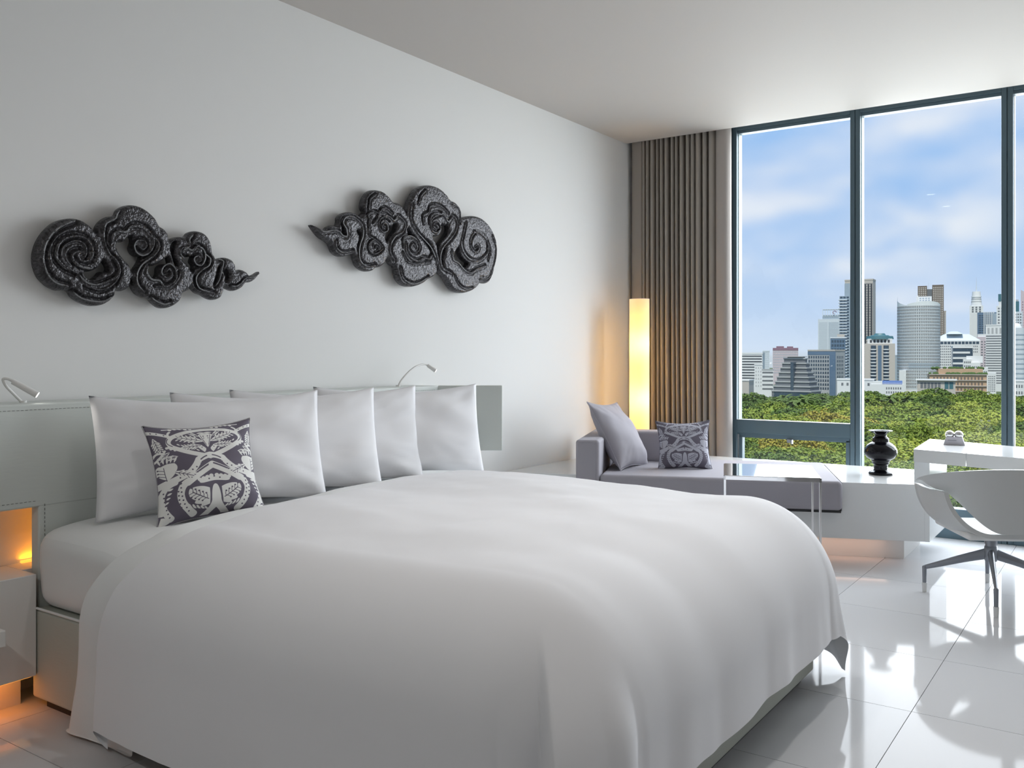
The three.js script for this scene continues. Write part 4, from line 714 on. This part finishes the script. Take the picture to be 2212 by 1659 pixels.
// windows in a face of width w centred on x0: cols x rows between heights y0..y1
function panes(w, cols, rows, y0, y1, fw, fh, z = 0, x0 = 0, t = 0.3) { const l = []; for (let j = 0; j < rows; j++) for (let i = 0; i < cols; i++) { const cw = w / cols, chh = (y1 - y0) / rows, cx = x0 - w / 2 + (i + 0.5) * cw, cy = y0 + (j + 0.5) * chh; l.push(boxAt(cx - cw * fw / 2, cx + cw * fw / 2, cy - chh * fh / 2, cy + chh * fh / 2, z - t, z + 0.06)); } return merge(l); }
const sideTurn = (g, w, sg) => g.rotateY(sg * Math.PI / 2).translate(sg * w / 2, 0, 0);
function block(g, w, h, d, mat, y0 = 0, x0 = 0, z1 = 0, name = 'wall') { return part(name, boxAt(x0 - w / 2, x0 + w / 2, y0, h, z1 - d, z1), mat, g); }
function parapet(g, w, h, d, mat, t = 1.0, x0 = 0) { return part('parapet', merge([boxAt(x0 - w / 2 - 0.15, x0 + w / 2 + 0.15, h - 0.2, h + t, -0.3, 0.15), boxAt(x0 - w / 2 - 0.15, x0 - w / 2 + 0.15, h - 0.2, h + t, -d, 0), boxAt(x0 + w / 2 - 0.15, x0 + w / 2 + 0.15, h - 0.2, h + t, -d, 0), boxAt(x0 - w / 2, x0 + w / 2, h - 0.2, h + t, -d, -d + 0.3)]), mat, g); }
const win = (g, geo, mat) => stuffPart('windows', geo, mat, g);
const S = {
  slab: [-181, -505, 16.6, 25.8, -8],
  slabcore: [-206, -609, 4.5, 27.5, 0],
  parking: [-124, -338, 8.8, 15.3, -14],
  annexA: [-169, -489, 4.3, 19.6, 0],
  annexB: [-158, -472, 5.8, 17.3, 0],
  pink: [-240, -756, 20.6, 32.0, 0],
  stepped: [-132, -429, 18.8, 23.7, -22],
  gridded: [-126, -458, 14.0, 27.3, -14],
  pale: [-249, -920, 21.0, 60.8, 0],
  bluecore: [-149, -575, 8.7, 35.6, 0],
  balcony: [-167, -660, 6.7, 66.8, 0],
  darktower: [-169, -708, 20.1, 81.3, -10],
  sliver: [-213, -945, 4.2, 64.3, 0],
  twin: [-109, -506, 15.0, 31.2, 0],
  greylow: [-172, -851, 4.9, 24.5, 0],
  cylinder: [-108, -604, 25.1, 55.7, 0],
  brown: [-147, -869, 20.9, 86.4, 0],
  brownside: [-141, -897, 3.8, 64.7, 0],
  hip: [-101, -706, 28.6, 35.3, 8],
  glassfront: [-92, -664, 11.9, 30.6, 8],
  spire: [-165, -1282, 15.4, 87.7, 0],
  blueglass: [-108, -920, 17.1, 63.7, 0],
  midgrey: [-104, -850, 8.1, 40.2, 0],
  ribbed: [-77, -698, 10.8, 45.4, 0],
  corner: [-89, -860, 10.4, 75.4, 0],
  teal: [-74, -798, 9.4, 66.6, 0],
  dome: [-53, -594, 6.8, 43.8, 0],
  farpink: [-85, -1033, 14.7, 81.1, 0],
  steppedwhite: [-74, -603, 17.7, 23.5, 0],
  brownlow: [-65, -463, 24.0, 18.7, 6],
  pavilion: [-66, -414, 14.6, 14.4, 0],
  lowwhite: [-99, -415, 15.3, 14.2, 0],
  blueroof: [-84, -407, 12.7, 13.9, 0],
  rightlow: [-38, -458, 11.2, 13.5, 0],
};
{ const [, , w, h] = S.slab, g = site('office_block', 'long white office slab with dark ribbon windows at far left', S.slab); block(g, w, h, 10, C.white); win(g, panes(w - 0.6, 1, 9, 11, h - 0.6, 0.99, 0.42), C.dark); parapet(g, w, h, 10, C.white, 0.7); block(g, 3, h + 2, 3, C.grey, h, -w * 0.44, -3, 'plant_room'); }
{ const [, , w, h] = S.slabcore, g = site('office_tower', 'slim pale grey tower right behind the white slab', S.slabcore); block(g, w, h, 8, C.pale); win(g, panes(w * 0.8, 4, 14, 6, h - 1, 0.3, 0.6), C.mist); parapet(g, w, h, 8, C.pale, 0.6); }
{ const [, , w, h] = S.parking, g = site('parking_garage', 'low concrete garage with open decks left of the park', S.parking); block(g, w, h, 8, C.warm); win(g, panes(w * 0.55, 1, 5, 1, h - 1.5, 0.96, 0.45, 0, -w * 0.2), C.dim); parapet(g, w, h, 8, C.white, 0.35); }
{ const [, , w, h] = S.annexA, g = site('apartment_block', 'small white block in front of the long slab', S.annexA); block(g, w, h, 6, C.white); win(g, panes(w * 0.9, 3, 6, 7, h - 0.6, 0.35, 0.45), C.grey); parapet(g, w, h, 6, C.white, 0.4); }
{ const [, , w, h] = S.annexB, g = site('apartment_block', 'low white block with banded floors left of the dark stepped building', S.annexB); block(g, w, h, 6, C.white); win(g, panes(w * 0.96, 1, 5, 6, h - 0.4, 0.98, 0.4), C.dim); parapet(g, w, h, 6, C.grey, 0.3); }
{ const [, , w, h] = S.pink, g = site('hotel_tower', 'pinkish hotel with a plum-coloured crown', S.pink); block(g, w, h - 3, 10, C.pink); win(g, panes(w * 0.96, 16, 9, 9, h - 3.4, 0.45, 0.5), C.mist); part('crown', merge([boxAt(-w / 2, w / 2, h - 3, h - 1, -10, 0.2), boxAt(-w * 0.36, -w * 0.06, h - 1, h + 0.4, -8, 0), boxAt(w * 0.06, w * 0.3, h - 1, h + 0.2, -8, 0)]), C.plum, g); }
{ // stepped dark pyramid
  const [, , w, h] = S.stepped, g = site('stepped_office_building', 'dark grey stepped pyramid office with pale floor bands', S.stepped), n = 8, y0 = 6, fh = (h - y0) / n;
  for (let i = 0; i < n; i++) { const k = 1 - 0.065 * i, ww = w * 1.02 * k, dd = 13 * k; part('tier', boxAt(-ww / 2, ww / 2, i ? y0 + i * fh : 0, y0 + (i + 1) * fh - 0.55, -dd, -0.62 * i), C.dim, g); part('floor_band', boxAt(-ww / 2 - 0.25, ww / 2 + 0.25, y0 + (i + 1) * fh - 0.62, y0 + (i + 1) * fh, -dd - 0.2, -0.62 * i + 0.3), C.grey, g); }
  stuffPart('windows', merge([boxAt(-w * 0.02, w * 0.06, 3, h - 2, -5, -0.3), boxAt(-w * 0.45, w * 0.45, 3, y0 + 1.8, -2, 0.08)]), C.glass, g); part('roof_canopy', merge([boxAt(-w * 0.3, w * 0.24, h + 0.5, h + 0.8, -9, -3.5), boxAt(-w * 0.2, w * 0.2, h, h + 0.5, -8, -5)]), C.grey, g);
}
{ const [, , w, h] = S.gridded, d = 11, g = site('office_block', 'grey office cube with a square window grid and blue top band', [...S.gridded.slice(0, 4), -26]); const ww = w * 1.02; block(g, ww, h, d, C.grey); win(g, panes(ww * 0.78, 9, 9, 7.5, h - 2.3, 0.62, 0.62, 0, -ww * 0.1), C.glass); part('glass_band', merge([boxAt(-ww / 2 - 0.05, ww / 2 + 0.05, h - 2.1, h - 0.5, -0.5, 0.1), boxAt(ww * 0.30, ww / 2 + 0.08, 3, h - 0.5, -0.6, 0.12)]), C.blue, g); win(g, sideTurn(panes(d * 0.7, 4, 9, 7.5, h - 2.3, 0.5, 0.6, 0), ww, 1).translate(0, 0, -d / 2), C.glass); parapet(g, ww, h, d, C.warm, 0.5); }
{ const [, , w, h] = S.pale, g = site('office_tower', 'pale blue-white office tower with an open crown frame', S.pale); block(g, w, h, 14, C.pale); win(g, panes(w * 0.38, 9, 26, 22, h - 3, 0.55, 0.5, 0, -w * 0.27), C.mist); win(g, panes(w * 0.5, 8, 26, 22, h - 3, 0.75, 0.6, 0, w * 0.22), C.mist); const b = [boxAt(-w * 0.3, w / 2, h + 9.2, h + 9.8, -9, -0.5)]; for (let i = 0; i < 8; i++) b.push(boxAt(-w * 0.3 + i * w * 0.11, -w * 0.3 + i * w * 0.11 + 0.5, h + 2.5, h + 9.4, -1.2, -0.6)); part('crown_frame', merge(b), C.pale, g); block(g, w * 0.8, h + 4, 9, C.mist, h, w * 0.1, -1, 'setback'); part('crown_emblem', new THREE.TorusGeometry(1.6, 0.3, 8, 24, 4.6).translate(w * 0.25, h + 6.4, -0.3), C.plum, g); }
{ const [, , w, h] = S.bluecore, g = site('glass_tower', 'low dark blue glass tower beside the window mullion', S.bluecore); block(g, w, h, 8, C.blue); win(g, panes(w * 0.9, 5, 12, 4, h - 0.8, 0.72, 0.6), C.glass); parapet(g, w, h, 8, C.pale, 0.7); block(g, w * 0.5, h + 2.4, 5, C.warm, h, w * 0.2, -1, 'plant_room'); }
{ const [, , w, h] = S.balcony, g = site('balcony_tower', 'slim tower of stacked balconies left of the mullion', S.balcony); block(g, w, h, 9, C.mist); const b = []; for (let i = 0; i < 30; i++) b.push(boxAt(-w / 2 - 0.6, w * 0.25, 4 + i * (h - 5) / 30, 4.7 + i * (h - 5) / 30, -4, 0.7)); part('balconies', merge(b), C.pale, g).userData.kind = 'stuff'; win(g, panes(w * 0.95, 3, 30, 4.9, h, 0.8, 0.6), C.glass); block(g, w * 0.55, h + 9, 8, C.mist, 0, w * 0.28, -0.5, 'rear_slab'); }
{ const [, , w, h] = S.darktower, g = site('residential_tower', 'tallest tower, blue glass and tan ribs, behind the mullion', S.darktower); block(g, w, h, 12, C.warm); part('glass_slab', merge([boxAt(-w / 2 - 0.1, -w * 0.14, 0, h - 6, -11, 0.3), boxAt(-w * 0.14, w * 0.16, 0, h, -11, 0.3)]), C.blue, g); win(g, panes(w * 0.32, 3, 1, 4, h - 3, 0.5, 1, 0, w * 0.34), C.dark); win(g, panes(w * 0.3, 6, 40, 4, h - 2, 0.7, 0.45, 0, w * 0.34, 0.2), C.dim); parapet(g, w, h, 12, C.warm, 0.8); }
{ const [, , w, h] = S.sliver, g = site('office_tower', 'pale tower with a slanted top just right of the tallest tower', S.sliver); block(g, w, h - 6, 8, C.pale); const s = new THREE.Shape([[-w / 2, 0], [w / 2, 0], [w / 2, 7], [-w / 2, 1]].map(([x, y]) => new THREE.Vector2(x, y))); part('slanted_roof', new THREE.ExtrudeGeometry(s, { depth: 7, bevelEnabled: false }).translate(0, h - 6, -7), C.mist, g); win(g, panes(w * 0.9, 3, 22, 8, h - 7, 0.5, 0.5), C.mist); }
{ // twin balcony hotel with the teal hat
  const [, , w, h] = S.twin, g = site('apartment_tower', 'apartment tower with rounded balcony stacks and a teal hipped roof', S.twin), d = 11; block(g, w, h, d, C.warm); block(g, w * 0.82, h + 2.6, 9, C.white, h, 0, -0.6, 'penthouse'); win(g, panes(w * 0.7, 6, 1, h + 0.3, h + 2.2, 0.6, 0.8, -0.6), C.dark);
  for (const s of [-1, 1]) { const b = []; for (let i = 0; i < 15; i++) b.push(new THREE.CylinderGeometry(1.55, 1.55, 0.55, 18).translate(s * w * 0.27 - w * 0.06 * s, 3.6 + i * (h - 5) / 15, -0.1)); const m = part('balcony_stack', merge(b), C.white, g); m.userData.kind = 'stuff'; part('glass_bay', rod([s * w * 0.21, 2, -0.2], [s * w * 0.21, h - 1, -0.2], 1.35, 1.35, 18), C.glass, g); }
  part('glass_strip', boxAt(-w * 0.06, w * 0.06, 2, h - 1, -0.3, 0.15), C.blue, g); const cone = (r0, r1, y0, y1) => new THREE.CylinderGeometry(r1, r0, y1 - y0, 8).rotateY(Math.PI / 8).scale(1, 1, 0.7).translate(0, (y0 + y1) / 2, -4.5);
  part('roof', merge([cone(w * 0.50, w * 0.47, h + 2.4, h + 4.0), cone(w * 0.36, w * 0.30, h + 4.0, h + 4.5), cone(w * 0.22, w * 0.17, h + 4.5, h + 5.5)]), C.teal, g);
}
{ const [, , w, h] = S.greylow, g = site('office_block', 'low block in haze-grey paint between two apartment towers', S.greylow); block(g, w, h, 6, C.mist); win(g, panes(w * 0.8, 3, 7, 6, h - 1, 0.4, 0.5), C.grey); parapet(g, w, h, 6, C.mist, 0.4); }
{ // white round tower with the rising horn
  const [, , w, h] = S.cylinder, R = w / 2 * 0.985, g = site('round_tower', 'white round residential tower with a curved horn-like crown', S.cylinder), rows = 27, cols = 34, wl = [], bl = [];
  part('wall', new THREE.CylinderGeometry(R, R, h, 56).translate(0, h / 2, -R), C.white, g);
  const fh = (h - 4) / rows; for (let j = 0; j < rows; j++) for (let i = 0; i < cols; i++) { const a = (i + 0.5) / cols * Math.PI * 1.1 - Math.PI * 0.55; wl.push(new THREE.BoxGeometry(R * 0.075, fh * 0.58, 0.3).translate(0, 4.4 + (j + 0.5) * fh, R - 0.02).rotateY(a).translate(0, 0, -R)); }
  win(g, merge(wl), C.silver); for (let j = 0; j < rows; j += 1) bl.push(new THREE.CylinderGeometry(R + 0.16, R + 0.16, 0.22, 56, 1, true).translate(0, 4.3 + j * fh, -R)); part('floor_lines', merge(bl), C.roofWhite, g).userData.kind = 'stuff';
  part('glass_belt', new THREE.CylinderGeometry(R + 0.12, R + 0.12, 3.4, 48, 1, true, -0.5, 1.6).translate(0, h * 0.33, -R), C.mist, g);
  const horn = grid(60, 6, (u, v) => { const a = lerp(-1.75, 1.75, u), e = u < 0.34 ? lerp(7.6, 0.6, Math.pow(u / 0.34, 0.55)) : lerp(0.6, 3.4, Math.sin((u - 0.34) / 0.66 * Math.PI)) * (1 - 0.3 * u) + 1.2 * (u > 0.34 ? (1 - u) : 0); return [Math.sin(a) * (R + 0.05), h - 0.3 + v * e, Math.cos(a) * R - R]; }); part('crown_screen', horn, phys(lin(0.66, 0.68, 0.68), 0.8, { side: THREE.DoubleSide }), g);
  part('lift_core', merge([boxAt(-0.5, w * 0.30, h, h + 6.2, -R - 4, -R + 3), boxAt(-1.2, -0.2, h + 2, h + 7, -R - 2, -R + 1)]), C.white, g); win(g, panes(w * 0.26, 4, 4, h + 0.6, h + 5.6, 0.6, 0.5, -R + 3, w * 0.14), C.mist); block(g, 4, 15.5, 5, C.white, 0, -w * 0.36, 1.5, 'podium');
}
{ const [, , w, h] = S.brown, g = site('residential_tower', 'tall brown twin-slab tower behind the white round tower', S.brown); block(g, w * 0.36, h, 12, C.brown, 0, -w * 0.32); block(g, w * 0.44, h + 0.6, 12, C.brown, 0, w * 0.28, 0, 'wall'); block(g, w * 0.24, h - 3, 9, C.dim, 0, -w * 0.05, -1, 'glass_core'); win(g, panes(w * 0.4, 5, 34, 30, h - 1, 0.62, 0.55, 0, w * 0.28), C.warm); win(g, panes(w * 0.32, 4, 34, 30, h - 1, 0.62, 0.55, 0, -w * 0.32), C.warm); part('antenna', rod([-w * 0.08, h - 3, -4], [-w * 0.08, h + 3.2, -4], 0.2, 0.08, 6), C.pale, g); }
{ const [, , w, h] = S.brownside, g = site('residential_tower', 'narrow grey-brown tower stuck to the brown twin-slab tower', S.brownside); block(g, w, h, 8, C.warm); win(g, panes(w * 0.8, 2, 26, 26, h - 1, 0.6, 0.5), C.dim); parapet(g, w, h, 8, C.warm, 0.4); }
{ const [, , w, h] = S.hip, g = site('hotel_block', 'wide white hotel block under a pale hipped roof', S.hip), d = 16; block(g, w, h, d, C.white); win(g, panes(w * 0.34, 8, 15, 4, h - 3.2, 0.55, 0.45, 0, -w * 0.32), C.dim); win(g, panes(w * 0.3, 8, 3, h - 9, h - 3.2, 0.5, 0.5, 0, w * 0.3), C.dim); part('top_gallery', panes(w * 0.96, 12, 1, h - 2.8, h - 0.5, 0.82, 0.8), C.glass, g); const cone = (sx, y0, y1, k) => new THREE.CylinderGeometry(0.7071 * k, 0.7071, y1 - y0, 4).rotateY(Math.PI / 4).scale(w * sx, 1, d).translate(0, (y0 + y1) / 2, -d / 2); part('roof', merge([cone(1.03, h, h + 4.6, 0.52), cone(0.36, h + 4.6, h + 6.6, 0.4).translate(-w * 0.06, 0, 0)]), C.roofWhite, g); }
{ const [, , w, h] = S.glassfront, g = site('office_block', 'dark glass office with white spandrels in front of the hipped hotel', S.glassfront); block(g, w, h, 7, C.glass, 0, 0, 1.5); const b = []; for (let i = 0; i < 6; i++) b.push(boxAt(-w / 2 - 0.1, w * 0.36, 8 + i * 3.6, 9.3 + i * 3.6, 0, 1.75)); part('spandrels', merge(b), C.white, g).userData.kind = 'stuff'; part('parapet', boxAt(-w / 2 - 0.2, w / 2, h - 1, h + 0.4, -5, 1.8), C.white, g); }
{ const [, , w, h] = S.spire, g = site('spire_tower', 'distant cream tower with a round top and needle antenna', S.spire); block(g, w, h, 14, C.white); win(g, panes(w * 0.92, 10, 30, 24, h - 10, 0.35, 0.4), C.warm); win(g, panes(w * 0.8, 3, 3, h - 9, h - 1, 0.5, 0.8), C.dim); part('crown', merge([new THREE.CylinderGeometry(w * 0.34, w * 0.42, 11, 28).translate(0, h + 5.5, -7), new THREE.CylinderGeometry(w * 0.37, w * 0.37, 1.4, 28).translate(0, h + 11.5, -7), new THREE.CylinderGeometry(w * 0.30, w * 0.34, 6.5, 28).translate(0, h + 15, -7)]), C.white, g); win(g, merge([0, 1, 2].map((i) => new THREE.CylinderGeometry(w * 0.40 - i * 0.25, w * 0.41 - i * 0.25, 1.1, 28).translate(0, h + 2 + i * 3.4, -7))), C.grey); part('antenna', merge([rod([0, h + 18, -7], [0, h + 24, -7], 0.7, 0.5, 8), rod([0, h + 24, -7], [0, h + 37, -7], 0.32, 0.1, 8)]), C.pale, g); }
{ const [, , w, h] = S.blueglass, g = site('glass_tower', 'blue glass tower with vertical pale ribs right of the spire tower', S.blueglass); block(g, w, h, 12, C.blue); const b = []; for (let i = 0; i < 6; i++) b.push(boxAt(-w * 0.2 + i * w * 0.09, -w * 0.2 + i * w * 0.09 + 0.7, 10, h + 0.6, -1, 0.35)); part('ribs', merge(b), C.white, g).userData.kind = 'stuff'; block(g, w * 0.3, h - 1, 11, C.mist, 0, w * 0.36, 0.6, 'side_wing'); win(g, panes(w * 0.9, 6, 26, 12, h - 2, 0.8, 0.5), C.glass); }
{ const [, , w, h] = S.midgrey, g = site('apartment_block', 'slim pinkish-grey block left of the ribbed white office', S.midgrey); block(g, w, h, 8, C.pink); win(g, panes(w * 0.9, 3, 14, 6, h - 3, 0.6, 0.45), C.dim); block(g, w * 0.8, h + 2.4, 5, C.white, h, 0, -1, 'plant_room'); }
{ const [, , w, h] = S.ribbed, g = site('office_block', 'white office tower with deep horizontal louvre bands', S.ribbed); block(g, w, h, 12, C.white); win(g, panes(w * 0.98, 1, 20, 5, h - 6.5, 0.98, 0.42), C.dim); win(g, panes(w * 0.9, 4, 1, h - 6, h - 1.5, 0.5, 0.9), C.grey); parapet(g, w, h, 12, C.white, 0.6); }
{ const [, , w, h] = S.corner, g = site('apartment_tower', 'white tower with a teal cap half behind the second mullion', S.corner); block(g, w, h - 9, 10, C.white); block(g, w * 0.8, h - 2, 8, C.white, h - 9, w * 0.05, -0.6, 'setback'); part('cap', merge([boxAt(-w * 0.38, w * 0.4, h - 5, h + 1, -8, -0.3)]), C.teal, g); win(g, panes(w * 0.9, 4, 22, 12, h - 10, 0.55, 0.5), C.dim); }
{ const [, , w, h] = S.teal, g = site('apartment_tower', 'stepped tower with teal glass top right of the second mullion', S.teal); block(g, w, h - 8, 10, C.pale); block(g, w * 0.7, h, 8, C.teal, h - 8, -w * 0.1, -0.5, 'glass_top'); win(g, panes(w * 0.9, 5, 22, 10, h - 9, 0.6, 0.5), C.dim); part('roof_frame', boxAt(-w * 0.45, w * 0.2, h, h + 1.4, -6, -1), C.grey, g); }
{ const [, , w, h] = S.dome, R = w * 0.52, g = site('domed_tower', 'grey rounded tower with a white dome at far right', S.dome); part('wall', new THREE.CylinderGeometry(R, R, h - 3, 36).translate(0, (h - 3) / 2, -R), C.pale, g); part('dome', new THREE.SphereGeometry(R * 0.72, 28, 14, 0, 6.3, 0, 1.571).scale(1, 1.1, 1).translate(-w * 0.1, h - 3, -R), C.white, g); const l = []; for (let i = 0; i < 12; i++) l.push(new THREE.CylinderGeometry(R + 0.08, R + 0.08, 0.7, 36, 1, true).translate(0, 6 + i * 2.8, -R)); win(g, merge(l), C.mist); }
{ const [, , w, h] = S.farpink, g = site('office_tower', 'dusky pink tower with a slanted roof at the right edge', S.farpink); block(g, w, h, 10, C.pink); win(g, panes(w * 0.9, 8, 26, 12, h - 2, 0.5, 0.5), C.plum); const s = new THREE.Shape([[-w / 2, 0], [w / 2, 0], [-w / 2, 9]].map(([x, y]) => new THREE.Vector2(x, y))); part('slanted_roof', new THREE.ExtrudeGeometry(s, { depth: 8, bevelEnabled: false }).translate(0, h, -8), C.pink, g); }
{ const [, , w, h] = S.steppedwhite, g = site('apartment_block', 'white terraced block stepping up before the louvred office', S.steppedwhite); for (let i = 0; i < 4; i++) { const ww = w * (1 - 0.0 * i), y1 = h - 3 * i; block(g, w * 0.26, y1 - (i === 0 ? 1 : 0), 10, C.white, 0, -w * 0.37 + (3 - i) * w * 0.0 + i * w * 0.245, 0.02 * i, 'wall'); win(g, panes(w * 0.22, 4, 8, 3, y1 - 1.6, 0.6, 0.45, 0.02 * i, -w * 0.37 + i * w * 0.245), C.dim); } part('roof_terrace', boxAt(-w * 0.4, w * 0.1, h - 3.2, h + 1, -9, -3), C.white, g); }
{ const [, , w, h] = S.brownlow, g = site('apartment_block', 'low brown brick block with a planted roof terrace', S.brownlow), d = 12; block(g, w, h - 2.6, d, C.orange); block(g, w * 0.78, h, 9, C.orange, h - 2.6, w * 0.05, -1.2, 'penthouse'); win(g, panes(w * 0.9, 15, 3, 8, h - 3.2, 0.5, 0.5), C.brown); const b = []; for (let i = 0; i < 4; i++) b.push(boxAt(-w / 2 - 0.2, w / 2 + 0.2, 8 + i * 2.62, 8.35 + i * 2.62, -1, 0.5)); part('balcony_slabs', merge(b), C.warm, g).userData.kind = 'stuff'; const r = rng(4), pl = []; for (let i = 0; i < 60; i++) { const x = -w / 2 + r() * w, y = r() < 0.6 ? h - 2.3 : h + 0.2; pl.push(new THREE.IcosahedronGeometry(0.5 + 0.4 * r(), 1).translate(x, y, y > h ? -2 - r() * 4 : -0.5)); } stuffPart('roof_plants', merge(pl), C.plants, g); }
{ const [, , w, h] = S.pavilion, g = site('pavilion', 'low cream pavilion with dark strip windows at the park edge', S.pavilion); block(g, w, h, 8, C.warm); part('roof', boxAt(-w / 2 - 0.6, w / 2 + 0.6, h, h + 0.5, -8, 0.8), C.white, g); win(g, panes(w * 0.55, 6, 1, h - 3.6, h - 0.6, 0.75, 0.8, 0, -w * 0.15), C.dim); win(g, panes(w * 0.24, 2, 1, h - 3.6, h - 0.4, 0.85, 0.9, 0, w * 0.33), C.teal); }
{ const [, , w, h] = S.lowwhite, g = site('low_building', 'low white building left of the mullion at the park edge', S.lowwhite); block(g, w, h, 7, C.white); win(g, panes(w * 0.85, 6, 1, h - 3, h - 1, 0.4, 0.6), C.dim); parapet(g, w, h, 7, C.white, 0.4); }
{ const [, , w, h] = S.blueroof, g = site('low_building', 'low white building with a curved blue roof', S.blueroof); block(g, w, h - 1.2, 8, C.white); win(g, panes(w * 0.5, 7, 2, h - 5.5, h - 2, 0.5, 0.5, 0, w * 0.2), C.dim); part('roof', new THREE.CylinderGeometry(3.2, 3.2, w * 0.62, 24, 1, false, 0, Math.PI).rotateZ(Math.PI / 2).scale(1, 0.5, 1).translate(w * 0.16, h - 1.3, -3.2), C.blueRoof, g); block(g, w * 0.3, h, 6, C.white, h - 1.2, -w * 0.3, -0.4, 'attic'); }
{ const [, , w, h] = S.rightlow, g = site('apartment_block', 'low white block below the domed tower', S.rightlow); block(g, w, h, 8, C.white); win(g, panes(w * 0.9, 10, 3, 4, h - 0.8, 0.5, 0.45), C.dim); parapet(g, w, h, 8, C.white, 0.4); }

renderer.render(scene, camera);
